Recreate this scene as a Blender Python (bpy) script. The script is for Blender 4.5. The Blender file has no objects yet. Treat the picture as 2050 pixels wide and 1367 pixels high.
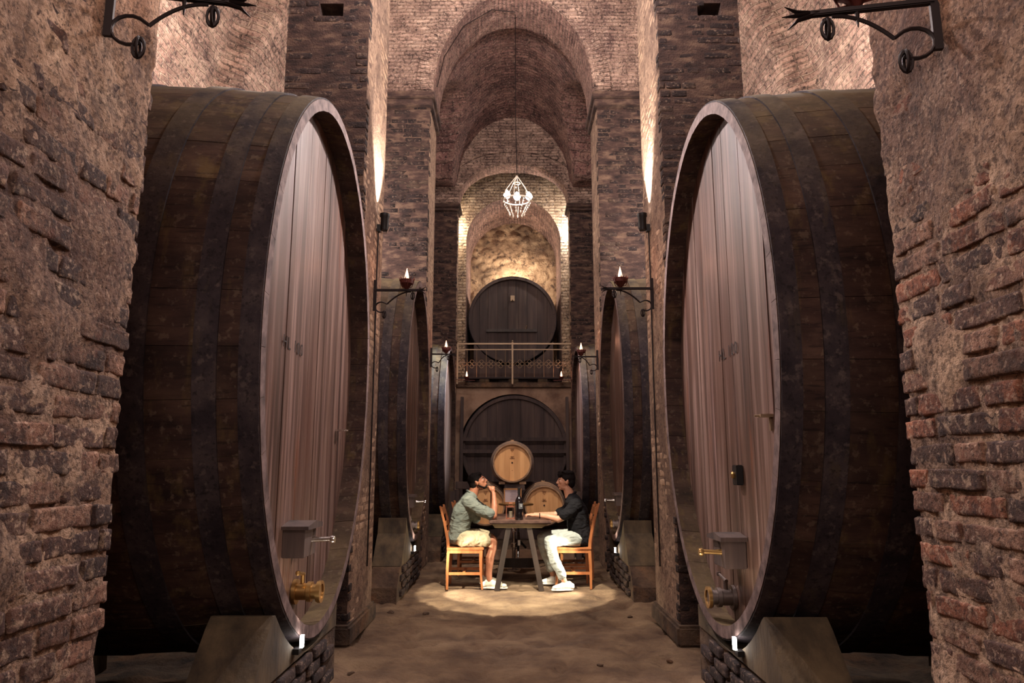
import bpy, bmesh, math, random
import numpy as np
from mathutils import Vector, Matrix, noise, Euler
random.seed(7)
S = bpy.context.scene
COL = S.collection
PI = math.pi
V = Vector

# ------------------------------------------------------------------ camera, world, lights, exposure
cam = bpy.data.cameras.new('camera'); cam.sensor_width = 36; cam.lens = 1432 / 2050 * 36
cam.clip_start = .05; cam.clip_end = 100
co = bpy.data.objects.new('camera', cam); COL.objects.link(co)
co.location = (0, 0, 1.41)
co.rotation_euler = (math.radians(90 + 9.93), 0, .0021)
S.camera = co
w = bpy.data.worlds.new('world'); S.world = w; w.use_nodes = True
w.node_tree.nodes['Background'].inputs[0].default_value = (.55, .25, .42, 1)
w.node_tree.nodes['Background'].inputs[1].default_value = .05
S.view_settings.view_transform = 'Standard'; S.view_settings.look = 'None'
S.view_settings.exposure = 0.0; S.view_settings.gamma = 1
S.view_settings.use_curve_mapping = False
S.render.film_transparent = False
try:
    S.cycles.use_denoising = True
    S.cycles.max_bounces = 6; S.cycles.diffuse_bounces = 3
    S.cycles.sample_clamp_indirect = 4
except Exception:
    pass

def light(kind, name, loc, power, color=(1, .86, .78), size=.1, target=None, angle=60, blend=.3, sizey=None):
    d = bpy.data.lights.new(name, kind); d.energy = power; d.color = color
    if kind == 'AREA':
        d.size = size
        if sizey: d.shape = 'RECTANGLE'; d.size_y = sizey
    else:
        d.shadow_soft_size = size
    if kind == 'SPOT':
        d.spot_size = math.radians(angle); d.spot_blend = blend
    o = bpy.data.objects.new(name, d); COL.objects.link(o); o.location = loc
    if target is not None:
        o.rotation_euler = (V(target) - V(loc)).to_track_quat('-Z', 'Y').to_euler()
    return o

WARM = (1, .84, .70); YEL = (1, .91, .68)
# fill lights added near the camera to brighten the close walls
light('AREA', 'front_fill_area', (0, -.9, 3.9), 72, (1, .82, .74), 1.0, (0, 3.2, 1.5))
light('POINT', 'front_fill_point', (0, .9, 4.9), 40, (1, .84, .78), .3)
# fill points added above the frame for the barrel heads and arch face
light('POINT', 'front_aisle_fill', (0, 4.7, 6.6), 480, (1, .87, .84), .2)
light('POINT', 'upper_aisle_fill', (0, 8.5, 8.2), 260, (1, .86, .80), .15)
light('POINT', 'niche_inner_fill', (0, 15.8, 5.62), 75, (1, .86, .68), .05)  # added fill, hidden behind the balcony barrel, for the niche back wall
for sx in (-1, 1):
    light('POINT', 'niche_lamp_glow', (sx * 1.25, 14.38, 6.35), 90 if sx > 0 else 45, (1, .93, .86) if sx > 0 else (1, .88, .68), .06)
    light('SPOT', 'pillar_spot_beam', (sx * 1.255, 6.70, 3.88), 620, (1, .84, .70), .02, (sx * 1.36, 6.72, 5.0), 66, .8)
    light('SPOT', 'head_lamp_beam', (sx * -1.10, 6.5, 4.9), 700, (1, .86, .84), .03, (sx * 1.3, 4.2, 2.3), 60, .6)
    light('SPOT', 'cradle_lamp_beam', (sx * 1.08, 4.2, .50), 12, (1, .84, .68), .02, (sx * 1.45, 4.5, 1.7), 95, .7)
    light('SPOT', 'cradle_lamp_beam', (sx * 1.08, 8.9, .47), 14, (1, .84, .66), .02, (sx * 1.45, 9.2, 1.7), 95, .7)
    light('POINT', 'bay_wall_fill', (sx * 2.75, 6.3, 5.4), 150, (1, .86, .78), .2)  # unseen points added over the bays to brighten the outer walls
    light('POINT', 'bay_wall_fill', (sx * 2.9, 9.0, 4.6), 240, (1, .93, .88), .2)
    light('POINT', 'bay_wall_fill', (sx * 2.2, 12.6, 4.6), 70, (.92, .94, 1), .2)
light('SPOT', 'third_barrel_beam', (.6, 11.0, 4.2), 1500, (.74, .89, 1), .05, (-1.3, 12.1, 2.5), 38, .5)
light('SPOT', 'third_barrel_beam', (-.6, 11.0, 4.2), 500, (.95, .92, 1), .05, (1.3, 12.1, 2.5), 38, .5)
for sx in (-1, 1):
    light('SPOT', 'low_side_beam', (sx * 1.06, 8.45, .52), 95, YEL, .03, (-sx * .15, 8.45, 0), 84, .30)
    light('SPOT', 'table_side_fill', (sx * 1.0, 6.9, 4.0), 130, WARM, .05, (-sx * .5, 8.9, 1.15), 30, .8)  # extra spots added to brighten the men's faces
# spotlight over the table
light('SPOT', 'table_spot_beam', (-.15, 4.6, 6.4), 4300, YEL, .03, (.02, 8.55, 0), 17.6, .10)
light('SPOT', 'cask_spot_beam', (.1, 9.4, 5.0), 420, WARM, .05, (.05, 10.95, 1.0), 30, .7)

# ------------------------------------------------------------------ node materials
def srgb(r, g, b):
    f = lambda c: (c / 255 / 12.92) if c / 255 <= .04045 else ((c / 255 + .055) / 1.055) ** 2.4
    return (f(r), f(g), f(b), 1)

def new_mat(name):
    m = bpy.data.materials.new(name); m.use_nodes = True
    nt = m.node_tree
    return m, nt, nt.nodes['Principled BSDF']

def M(name, ramp, sc=(5, 5, 5), rough=.8, metal=0, bump=.3, bsc=None, bdist=.01, layers=(), rnd=0, detail=6,
      dust=None, brick=None, coord='pos', distort=.0, spec=None, bdet=6):
    m, nt, P = new_mat(name)
    N = nt.nodes.new; L = nt.links.new
    if coord == 'uv':
        src = N('ShaderNodeTexCoord').outputs['UV']
    elif coord == 'obj':
        src = N('ShaderNodeTexCoord').outputs['Object']
    else:
        src = N('ShaderNodeNewGeometry').outputs['Position']
    pos = N('ShaderNodeNewGeometry').outputs['Position'] if coord == 'uv' else src
    def mapped(s, v=None):
        mp = N('ShaderNodeMapping'); mp.inputs['Scale'].default_value = s
        L(v or pos, mp.inputs['Vector']); return mp.outputs[0]
    def nz(s, det=6, ro=.6, off=0):
        n = N('ShaderNodeTexNoise'); n.inputs['Scale'].default_value = 1
        n.inputs['Detail'].default_value = det; n.inputs['Roughness'].default_value = ro
        if distort: n.inputs['Distortion'].default_value = distort
        L(mapped(s), n.inputs['Vector']); return n.outputs['Fac']
    def mixc(fac, a, b):
        x = N('ShaderNodeMix'); x.data_type = 'RGBA'
        if isinstance(fac, float): x.inputs[0].default_value = fac
        else: L(fac, x.inputs[0])
        for k, c in ((6, a), (7, b)):
            if isinstance(c, tuple): x.inputs[k].default_value = c
            else: L(c, x.inputs[k])
        return x.outputs[2]
    def rng(v, lo, hi, mx=1.0):
        r = N('ShaderNodeMapRange'); r.inputs[1].default_value = lo; r.inputs[2].default_value = hi
        r.inputs[4].default_value = mx; L(v, r.inputs[0]); return r.outputs[0]
    def mth(op, a, b):
        x = N('ShaderNodeMath'); x.operation = op
        for k, c in ((0, a), (1, b)):
            if isinstance(c, (int, float)): x.inputs[k].default_value = c
            else: L(c, x.inputs[k])
        return x.outputs[0]
    base = nz(sc, detail)
    cr = N('ShaderNodeValToRGB'); e = cr.color_ramp.elements
    n = len(ramp)
    for i, c in enumerate(ramp):
        p = .3 + .4 * i / max(1, n - 1)
        if i < 2: e[i].position = p; e[i].color = c
        else: q = e.new(p); q.color = c
    if n == 1: e[1].color = ramp[0]
    L(base, cr.inputs[0]); col = cr.outputs[0]
    height = nz(bsc or tuple(k * 4 for k in sc), bdet, .65)
    if brick:      # brick = (axes, brick width, course, mortar colour, mortar size)
        ax, bw, bh, mc, ms = brick
        if ax == 'uv': vec = src
        else:
            sx = N('ShaderNodeSeparateXYZ'); L(pos, sx.inputs[0])
            cb = N('ShaderNodeCombineXYZ'); L(sx.outputs[ax[0]], cb.inputs[0]); L(sx.outputs[ax[1]], cb.inputs[1]); vec = cb.outputs[0]
        wob = N('ShaderNodeTexNoise'); wob.inputs['Scale'].default_value = 3.5; L(pos, wob.inputs['Vector'])
        vm = N('ShaderNodeVectorMath'); vm.operation = 'MULTIPLY_ADD'
        L(wob.outputs['Color'], vm.inputs[0]); vm.inputs[1].default_value = (.05, .05, 0); L(vec, vm.inputs[2])
        bt = N('ShaderNodeTexBrick'); L(vm.outputs[0], bt.inputs['Vector'])
        bt.inputs['Scale'].default_value = 1; bt.inputs['Brick Width'].default_value = bw; bt.inputs['Row Height'].default_value = bh
        bt.inputs['Mortar Size'].default_value = ms; bt.inputs['Mortar Smooth'].default_value = .6
        bt.inputs['Color1'].default_value = (1, 1, 1, 1); bt.inputs['Color2'].default_value = (.45, .45, .45, 1); bt.inputs['Mortar'].default_value = (0, 0, 0, 1)
        mm = N('ShaderNodeMix'); mm.data_type = 'RGBA'; mm.blend_type = 'MULTIPLY'; mm.inputs[0].default_value = .75
        L(col, mm.inputs[6]); L(bt.outputs['Color'], mm.inputs[7])
        blot = rng(nz((2.5, 2.5, 2.5)), .35, .6)
        fm = mth('MULTIPLY', bt.outputs['Fac'], blot)
        col = mixc(fm, mm.outputs[2], mc)
        hb = mth('MULTIPLY', bt.outputs['Fac'], -1.2)
        height = mth('ADD', height, hb)
    for (ls, lo, hi, lc, mx) in layers:
        col = mixc(rng(nz(ls), lo, hi, mx), col, lc)
    if dust:
        g = N('ShaderNodeNewGeometry'); sx = N('ShaderNodeSeparateXYZ'); L(g.outputs['Normal'], sx.inputs[0])
        f = mth('MULTIPLY', rng(sx.outputs[2], dust[1], dust[2]), rng(nz((3, 3, 3)), .3, .6, dust[3]))
        col = mixc(f, col, dust[0])
    if rnd:
        oi = N('ShaderNodeObjectInfo'); r = rng(oi.outputs['Random'], 0, 1)
        rr = N('ShaderNodeMapRange'); rr.inputs[3].default_value = 1 - rnd; rr.inputs[4].default_value = 1 + rnd * .7
        L(oi.outputs['Random'], rr.inputs[0])
        hs = N('ShaderNodeHueSaturation'); L(rr.outputs[0], hs.inputs['Value']); L(col, hs.inputs['Color']); col = hs.outputs[0]
    L(col, P.inputs['Base Color'])
    P.inputs['Roughness'].default_value = rough; P.inputs['Metallic'].default_value = metal
    if spec is not None: P.inputs['Specular IOR Level'].default_value = spec
    if bump:
        b = N('ShaderNodeBump'); b.inputs['Strength'].default_value = bump; b.inputs['Distance'].default_value = bdist
        L(height, b.inputs['Height']); L(b.outputs[0], P.inputs['Normal'])
    return m

def flat(name, c, rough=.5, metal=0, emis=0, trans=0, ecol=None, alpha=None, coat=0):
    m, nt, P = new_mat(name)
    P.inputs['Base Color'].default_value = c; P.inputs['Roughness'].default_value = rough; P.inputs['Metallic'].default_value = metal
    if coat: P.inputs['Coat Weight'].default_value = coat
    if emis: P.inputs['Emission Color'].default_value = ecol or c; P.inputs['Emission Strength'].default_value = emis
    if trans: P.inputs['Transmission Weight'].default_value = trans
    n = nt.nodes.new('ShaderNodeTexNoise'); n.inputs['Scale'].default_value = 30
    r = nt.nodes.new('ShaderNodeMapRange'); r.inputs[3].default_value = max(0, rough - .08); r.inputs[4].default_value = min(1, rough + .08)
    nt.links.new(n.outputs[0], r.inputs[0]); nt.links.new(r.outputs[0], P.inputs['Roughness'])
    return m

SOOT = srgb(48, 34, 34); LIME = srgb(196, 168, 142); ROSE = srgb(164, 122, 108)
pits = ((22, 22, 22), .62, .68, srgb(34, 22, 22), .8)
m_brick = M('old_brick', [srgb(56, 38, 36), srgb(96, 68, 58), srgb(128, 94, 78)], (7, 7, 7), .95, bump=.9, bsc=(60, 60, 60), bdist=.012, rnd=.35,
            layers=(((3.5, 3.5, 3.5), .44, .60, SOOT, .7), ((38, 38, 38), .50, .58, srgb(40, 26, 28), .55), ((55, 55, 55), .56, .63, srgb(206, 176, 152), .45),  ((26, 26, 26), .56, .68, LIME, .55), ((90, 90, 90), .56, .66, srgb(26, 17, 18), .75)))
m_brick_red = M('red_brick', [srgb(92, 56, 44), srgb(140, 88, 66), srgb(168, 112, 86)], (7, 7, 7), .95, bump=.9, bsc=(60, 60, 60), bdist=.012, rnd=.3,
            layers=(((3.6, 3.6, 3.6), .48, .64, SOOT, .8), ((38, 38, 38), .50, .58, srgb(40, 26, 28), .55), ((55, 55, 55), .56, .63, srgb(206, 176, 152), .45),  ((26, 26, 26), .56, .68, LIME, .6), ((90, 90, 90), .56, .66, srgb(30, 18, 18), .75)))
m_brick_tan = M('tan_brick', [srgb(92, 64, 54), srgb(138, 102, 84), srgb(170, 132, 110)], (9, 9, 9), .95, bump=1, bsc=(50, 50, 50), bdist=.014, rnd=.3,
            layers=(((3.2, 3.2, 3.2), .48, .62, SOOT, .8), ((38, 38, 38), .50, .58, srgb(40, 26, 28), .55), ((55, 55, 55), .56, .63, srgb(206, 176, 152), .45),  ((18, 18, 18), .56, .66, srgb(104, 62, 48), .7), ((80, 80, 80), .56, .66, srgb(30, 20, 20), .8)))
m_mortar = M('lime_mortar', [srgb(96, 70, 56), srgb(160, 124, 98), srgb(200, 164, 132)], (9, 9, 9), 1, bump=1, bsc=(70, 70, 70), bdist=.015,
            layers=(((3, 3, 3), .48, .66, srgb(84, 62, 56), .7), ((90, 90, 90), .56, .66, srgb(38, 26, 26), .8)))
m_worn = M('worn_wall_face', [srgb(92, 66, 58), srgb(146, 110, 96), srgb(178, 138, 120)], (6, 6, 6), 1, bump=1, bsc=(45, 45, 45), bdist=.02,
            layers=(((2.2, 2.2, 2.2), .5, .66, srgb(82, 56, 50), .8), ((14, 14, 14), .58, .66, srgb(62, 40, 38), .7), ((80, 80, 80), .57, .66, srgb(36, 24, 24), .8)))
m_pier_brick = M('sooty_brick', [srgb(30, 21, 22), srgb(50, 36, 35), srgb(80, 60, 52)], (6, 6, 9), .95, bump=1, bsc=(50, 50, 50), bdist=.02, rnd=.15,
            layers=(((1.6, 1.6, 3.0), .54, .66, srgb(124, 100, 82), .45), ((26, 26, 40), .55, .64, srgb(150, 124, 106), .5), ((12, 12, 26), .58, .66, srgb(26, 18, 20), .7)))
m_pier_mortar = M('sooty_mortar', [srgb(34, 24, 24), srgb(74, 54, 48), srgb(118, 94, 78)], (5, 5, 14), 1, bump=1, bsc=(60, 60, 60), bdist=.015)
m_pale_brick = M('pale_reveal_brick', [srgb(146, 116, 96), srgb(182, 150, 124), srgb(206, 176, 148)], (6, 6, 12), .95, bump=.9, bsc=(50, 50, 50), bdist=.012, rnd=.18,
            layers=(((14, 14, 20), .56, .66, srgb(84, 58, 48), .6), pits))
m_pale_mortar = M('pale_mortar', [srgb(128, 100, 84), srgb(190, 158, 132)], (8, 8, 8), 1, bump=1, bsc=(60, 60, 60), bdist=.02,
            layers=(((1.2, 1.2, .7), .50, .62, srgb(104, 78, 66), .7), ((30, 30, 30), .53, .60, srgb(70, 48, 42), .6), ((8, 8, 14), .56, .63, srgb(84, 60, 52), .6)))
m_near_face = M('near_wall_mortar', [srgb(112, 86, 72), srgb(176, 144, 120), srgb(212, 180, 152)], (6, 6, 6), 1, bump=1, bsc=(50, 50, 50), bdist=.02,
            layers=(((1.1, 1.1, 1.1), .47, .60, srgb(104, 76, 68), .7), ((38, 38, 38), .50, .58, srgb(40, 26, 28), .55), ((55, 55, 55), .56, .63, srgb(206, 176, 152), .45),  ((5, 5, 5), .53, .64, srgb(62, 42, 40), .6), ((24, 24, 24), .56, .62, srgb(66, 44, 40), .6), ((80, 80, 80), .57, .66, srgb(36, 24, 24), .8)))
def vault_mat(name, axes, ramp, mc, bw=.26, bh=.062, extra=()):
    return M(name, ramp, (5, 5, 5), .97, bump=1, bsc=(34, 34, 34), bdist=.02, brick=(axes, bw, bh, mc, .012),
             coord='uv' if axes == 'uv' else 'pos', layers=(((1.6, 1.6, 1.6), .5, .66, srgb(84, 58, 56), .6), ((24, 24, 24), .52, .60, srgb(52, 34, 36), .6), ((34, 34, 34), .57, .64, srgb(222, 196, 176), .4), ((16, 16, 16), .6, .66, srgb(40, 26, 26), .85)) + tuple(extra))
R_BEIGE = [srgb(124, 96, 86), srgb(178, 146, 130), srgb(206, 176, 156)]
m_arch_face = vault_mat('arch_face_brick', (0, 2), R_BEIGE, srgb(180, 148, 128))
m_soffit = vault_mat('arch_soffit_brick', 'uv', [srgb(118, 84, 78), srgb(158, 120, 108), srgb(184, 146, 132)], srgb(170, 136, 120), .24, .065)
m_vault = vault_mat('vault_brick', 'uv', [srgb(96, 66, 62), srgb(144, 104, 96), srgb(172, 132, 118)], srgb(150, 116, 104), .26, .07, (((9, 9, 9), .56, .64, srgb(54, 34, 36), .7),))
m_side = vault_mat('side_wall_brick', (1, 2), [srgb(128, 96, 82), srgb(178, 142, 124), srgb(208, 176, 154)], srgb(196, 166, 142), .28, .075, (((20, 20, 20), .57, .65, srgb(96, 64, 56), .6),))
m_niche_face = vault_mat('niche_face_brick', (0, 2), [srgb(150, 124, 96), srgb(200, 172, 142), srgb(222, 198, 170)], srgb(166, 134, 104), .26, .065)
m_rubble = M('niche_rubble', [srgb(104, 78, 62), srgb(160, 130, 102), srgb(196, 166, 134)], (2.2, 2.2, 2.2), .95, bump=1, bsc=(10, 10, 10), bdist=.05, layers=(((9, 9, 9), .56, .64, srgb(60, 42, 36), .8), ((1.3, 1.3, 1.3), .5, .58, srgb(78, 60, 50), .6)))
m_plaster = M('stained_plaster', [srgb(96, 72, 58), srgb(142, 114, 94), srgb(160, 132, 110)], (2.6, 2.6, 2.6), .9, bump=.4, bsc=(20, 20, 20), layers=(((1.4, 1.4, 1.0), .52, .7, srgb(74, 48, 42), .8),))
m_floor = M('dirt_floor', [srgb(82, 62, 50), srgb(124, 99, 77), srgb(156, 130, 102)], (2.0, 2.0, 2.0), 1, bump=1, bsc=(8, 12, 8), bdist=.06,
            layers=(((5, 7, 5), .56, .70, srgb(84, 62, 50), .5), ((60, 60, 60), .6, .7, srgb(76, 56, 46), .5)))
m_stone = M('ledge_stone', [srgb(50, 38, 34), srgb(92, 72, 58), srgb(120, 96, 74)], (5, 5, 5), .95, bump=1, bsc=(26, 26, 26), bdist=.03, layers=(((3, 3, 3), .52, .64, srgb(132, 96, 68), .7),))
# wood
m_head = M('barrel_head_oak', [srgb(50, 34, 28), srgb(92, 68, 57), srgb(138, 114, 104)], (9, 9, .40), .42, bump=.25, bsc=(60, 60, 2.5), bdist=.004, rnd=.12,
            layers=(((30, 30, .5), .52, .66, srgb(160, 128, 120), .5), ((60, 60, .8), .55, .66, srgb(52, 32, 28), .55), ((14, 14, .5), .58, .70, srgb(166, 134, 128), .5), ((7, 7, .8), .60, .74, srgb(134, 74, 40), .5), ((24, 24, .5), .58, .70, srgb(48, 28, 26), .75), ((2.0, 2.0, .5), .5, .62, srgb(84, 52, 40), .6)))
m_head_dark = M('dark_oak', [srgb(46, 34, 32), srgb(66, 50, 46), srgb(84, 66, 58)], (9, 9, .6), .75, bump=.25, bsc=(50, 50, 3), bdist=.004, rnd=.12,
            layers=(((12, 12, .8), .6, .7, srgb(104, 86, 72), .5),))
m_stave = M('stave_oak', [srgb(34, 23, 22), srgb(58, 41, 36), srgb(80, 60, 50)], (2.2, 8, 8), .8, bump=.4, bsc=(14, 40, 40), bdist=.006, rnd=.22, spec=.2,
            dust=(srgb(112, 96, 66), .3, 1.0, .65), layers=(((9, 12, 1.6), .54, .68, srgb(98, 80, 48), .55), ((6, 6, 6), .56, .68, srgb(78, 60, 50), .6), ((4, 50, 50), .56, .66, srgb(24, 16, 17), .6), ((22, 22, 22), .57, .64, srgb(104, 88, 74), .45), ((30, 30, 30), .62, .70, srgb(96, 84, 74), .4)))
m_hoop = M('black_iron_hoop', [srgb(32, 26, 32), srgb(50, 42, 46), srgb(72, 62, 62)], (6, 6, 6), .8, .1, .5, (40, 40, 40), .006, spec=.25,
            dust=(srgb(112, 96, 66), .25, .95, .8), layers=(((9, 12, 1.6), .56, .70, srgb(88, 74, 50), .4), ((18, 18, 18), .57, .66, srgb(98, 86, 82), .5), ((40, 40, 40), .54, .64, srgb(20, 15, 18), .6),))
m_chime = M('stave_end', [srgb(60, 44, 42), srgb(104, 84, 80), srgb(134, 112, 108)], (12, 12, 12), .8, bump=.4, bsc=(50, 50, 50), bdist=.004)
m_cradle = M('cradle_timber', [srgb(50, 40, 30), srgb(82, 68, 50), srgb(108, 90, 66)], (6, 6, 3), .85, bump=.5, bsc=(30, 30, 8), bdist=.01, layers=(((8, 8, 2), .58, .7, srgb(46, 34, 30), .6),))
m_oak_new = M('pale_new_oak', [srgb(196, 140, 88), srgb(216, 162, 108), srgb(228, 178, 124)], (14, 14, 1.2), .6, bump=.06, bsc=(60, 60, 4), bdist=.002, rnd=.10)
m_oak_bilge = M('cask_stave_oak', [srgb(112, 84, 62), srgb(146, 114, 86), srgb(170, 138, 106)], (10, 2, 10), .65, bump=.15, bsc=(50, 8, 50), bdist=.003, rnd=.1)
m_zinc = flat('galvanised_hoop', srgb(120, 108, 104), .45, .8)
m_iron = flat('wrought_iron', srgb(34, 24, 24), .55, .6)
m_iron_red = flat('red_brown_iron', srgb(84, 36, 30), .6, .4)
m_rail = flat('tarnished_railing', srgb(150, 128, 104), .5, .7)
m_chrome = flat('chrome', srgb(220, 214, 210), .18, 1)
m_brass = flat('worn_brass', srgb(176, 140, 88), .35, .9)
m_black = flat('black_metal', srgb(20, 18, 20), .45, .2)
m_chair = M('cherry_chair_wood', [srgb(128, 74, 42), srgb(164, 100, 60), srgb(186, 122, 76)], (10, 10, 2.5), .45, bump=.05)
m_table = M('dark_table_wood', [srgb(52, 36, 34), srgb(84, 62, 56), srgb(112, 86, 76)], (10, 2, 10), .4, bump=.2, bsc=(40, 8, 40), bdist=.004)
m_apron = M('table_apron_wood', [srgb(84, 66, 44), srgb(120, 98, 66)], (3, 10, 20), .55, bump=.2)
m_leg = M('table_leg_wood', [srgb(40, 30, 27), srgb(62, 48, 42)], (12, 12, 3), .6, bump=.2)
m_bulb = flat('lamp_bulb', (1, 1, 1, 1), .4, emis=45, ecol=(1, .97, .95, 1))
m_flame = flat('flame_bulb', (1, .6, .4, 1), .4, emis=4.5, ecol=(1, .50, .30, 1))
m_led = flat('lit_lens', (1, 1, 1, 1), .4, emis=30, ecol=(1, .95, .88, 1))
m_crystal = flat('crystal', srgb(255, 240, 220), .08, .3, coat=1)
m_glass = flat('clear_glass', (1, 1, 1, 1), .03, trans=1)
m_bottle = flat('dark_wine_glass', srgb(14, 10, 14), .08, coat=1)
m_label = flat('grey_label', srgb(84, 84, 88), .5)
m_label_ink = flat('label_ink', srgb(176, 176, 180), .5)
m_copper = flat('copper_frame', srgb(206, 138, 112), .28, .9)
m_wax = flat('candle_wax', srgb(232, 220, 196), .5)
m_paper = flat('pale_paper', srgb(196, 180, 186), .6)
m_ink = flat('stencil_ink', srgb(34, 22, 22), .9)
m_frame = flat('pine_frame', srgb(184, 132, 84), .5)

# ------------------------------------------------------------------ helpers
def link(name, data, parent=None, loc=None, rot=None):
    o = bpy.data.objects.new(name, data); COL.objects.link(o)
    if parent: o.parent = parent
    if loc is not None: o.location = loc
    if rot is not None: o.rotation_euler = rot
    return o
def tag(o, label=None, cat=None, group=None, kind=None):
    if label: o['label'] = label
    if cat: o['category'] = cat
    if group: o['group'] = group
    if kind: o['kind'] = kind
    return o
def thing(name, label, cat, loc=(0, 0, 0), rz=0, group=None):
    o = bpy.data.objects.new(name, None); COL.objects.link(o); o.empty_display_size = .1
    o.location = loc; o.rotation_euler = (0, 0, rz); tag(o, label, cat, group); return o

class MB:
    def __init__(s): s.v = []; s.f = []; s.mi = []; s.uv = {}
    def add(s, vs, fs, mi=0):
        b = len(s.v); s.v += [tuple(p) for p in vs]
        s.f += [tuple(b + i for i in f) for f in fs]; s.mi += [mi] * len(fs); return s
    def box(s, c, d, rot=None, mi=0, taper=1):
        vs = []
        for z in (-.5, .5):
            k = taper if z > 0 else 1
            for x, y in ((-.5, -.5), (.5, -.5), (.5, .5), (-.5, .5)):
                p = V((x * d[0] * k, y * d[1] * k, z * d[2]))
                if rot is not None: p = rot @ p
                vs.append(p + V(c))
        return s.add(vs, [(3, 2, 1, 0), (4, 5, 6, 7), (0, 1, 5, 4), (1, 2, 6, 5), (2, 3, 7, 6), (3, 0, 4, 7)], mi)
    def bx(s, x0, x1, y0, y1, z0, z1, mi=0):
        return s.box(((x0 + x1) / 2, (y0 + y1) / 2, (z0 + z1) / 2), (abs(x1 - x0), abs(y1 - y0), abs(z1 - z0)), mi=mi)
    def bar(s, a, b, w, d, up=(0, 0, 1), mi=0):
        a = V(a); b = V(b); z = (b - a); L = z.length; z.normalize()
        x = V(up).cross(z)
        if x.length < 1e-4: x = V((1, 0, 0)).cross(z)
        x.normalize(); y = z.cross(x)
        R = Matrix((x, y, z)).transposed()
        return s.box((a + b) / 2, (w, d, L), R, mi)
    def tube(s, pts, r, n=8, cap=True, mi=0, flat_=1.0):
        pts = [V(p) for p in pts]; rs = r if isinstance(r, (list, tuple)) else [r] * len(pts)
        vs = []; prev = None
        for i, p in enumerate(pts):
            t = (pts[min(i + 1, len(pts) - 1)] - pts[max(i - 1, 0)]).normalized()
            if prev is None:
                a = t.cross(V((0, 0, 1)))
                if a.length < .05: a = t.cross(V((1, 0, 0)))
            else: a = prev - t * prev.dot(t)
            a.normalize(); b = t.cross(a); prev = a
            for k in range(n):
                q = 2 * PI * k / n
                vs.append(p + (a * math.cos(q) + b * math.sin(q) * flat_) * rs[i])
        fs = []
        for i in range(len(pts) - 1):
            for k in range(n):
                k2 = (k + 1) % n
                fs.append((i * n + k, i * n + k2, (i + 1) * n + k2, (i + 1) * n + k))
        if cap:
            fs.append(tuple(range(n - 1, -1, -1))); fs.append(tuple((len(pts) - 1) * n + k for k in range(n)))
        return s.add(vs, fs, mi)
    def sweep(s, pts, w, d):
        vs = []
        for i, (x, y, z) in enumerate(pts):
            ww = w[i] if isinstance(w, (list, tuple)) else w
            for a, b in ((-1, -1), (1, -1), (1, 1), (-1, 1)): vs.append((x + a * ww / 2, y + b * d / 2, z))
        n = len(pts); fs = [(3, 2, 1, 0), tuple((n - 1) * 4 + k for k in range(4))]
        for i in range(n - 1):
            for k in range(4): fs.append((i * 4 + k, i * 4 + (k + 1) % 4, i * 4 + 4 + (k + 1) % 4, i * 4 + 4 + k))
        return s.add(vs, fs)
    def lathe(s, prof, c=(0, 0, 0), n=20, axis='z', mi=0):
        vs = []
        for r, z in prof:
            for k in range(n):
                q = 2 * PI * k / n; x, y = r * math.cos(q), r * math.sin(q)
                p = {'z': (x, y, z), 'x': (z, x, y), 'y': (x, z, y)}[axis]
                vs.append(V(c) + V(p))
        fs = []
        m = len(prof)
        for i in range(m - 1):
            for k in range(n):
                k2 = (k + 1) % n; fs.append((i * n + k, i * n + k2, (i + 1) * n + k2, (i + 1) * n + k))
        fs.append(tuple(range(n - 1, -1, -1))); fs.append(tuple((m - 1) * n + k for k in range(n)))
        return s.add(vs, fs, mi)
    def ring(s, c, R, r, axis='y', n=16, m=6, mi=0, sy=1):
        vs = []; fs = []
        for i in range(n):
            a = 2 * PI * i / n
            for j in range(m):
                b = 2 * PI * j / m
                u = (R + r * math.cos(b)) * math.cos(a); v = (R + r * math.cos(b)) * math.sin(a) * sy; t = r * math.sin(b)
                p = {'y': (u, t, v), 'z': (u, v, t), 'x': (t, u, v)}[axis]
                vs.append(V(c) + V(p))
                fs.append((i * m + j, ((i + 1) % n) * m + j, ((i + 1) % n) * m + (j + 1) % m, i * m + (j + 1) % m))
        return s.add(vs, fs, mi)
    def prism(s, poly, x0, x1, axis='x', mi=0):
        n = len(poly); vs = []
        for t in (x0, x1):
            for a, b in poly:
                vs.append({'x': (t, a, b), 'y': (a, t, b), 'z': (a, b, t)}[axis])
        fs = [tuple(range(n)), tuple(range(2 * n - 1, n - 1, -1))]
        for i in range(n):
            j = (i + 1) % n; fs.append((i, i + n, j + n, j))
        return s.add(vs, fs, mi)
    def build(s, name, mats, parent=None, smooth=False, bevel=0, loc=None, fixn=True):
        me = bpy.data.meshes.new(name); me.from_pydata(s.v, [], s.f)
        for m in (mats if isinstance(mats, (list, tuple)) else [mats]): me.materials.append(m)
        me.polygons.foreach_set('material_index', s.mi)
        if fixn or bevel:
            bm = bmesh.new(); bm.from_mesh(me)
            if bevel:
                bmesh.ops.bevel(bm, geom=[e for e in bm.edges if len(e.link_faces) == 2 and e.calc_face_angle(0) > .5], offset=bevel, segments=2, affect='EDGES', clamp_overlap=True)
            bmesh.ops.recalc_face_normals(bm, faces=bm.faces)
            bm.to_mesh(me); bm.free()
        if smooth:
            me.polygons.foreach_set('use_smooth', [True] * len(me.polygons))
            try: me.set_sharp_from_angle(angle=math.radians(40))
            except Exception: pass
        return link(name, me, parent, loc)

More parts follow.
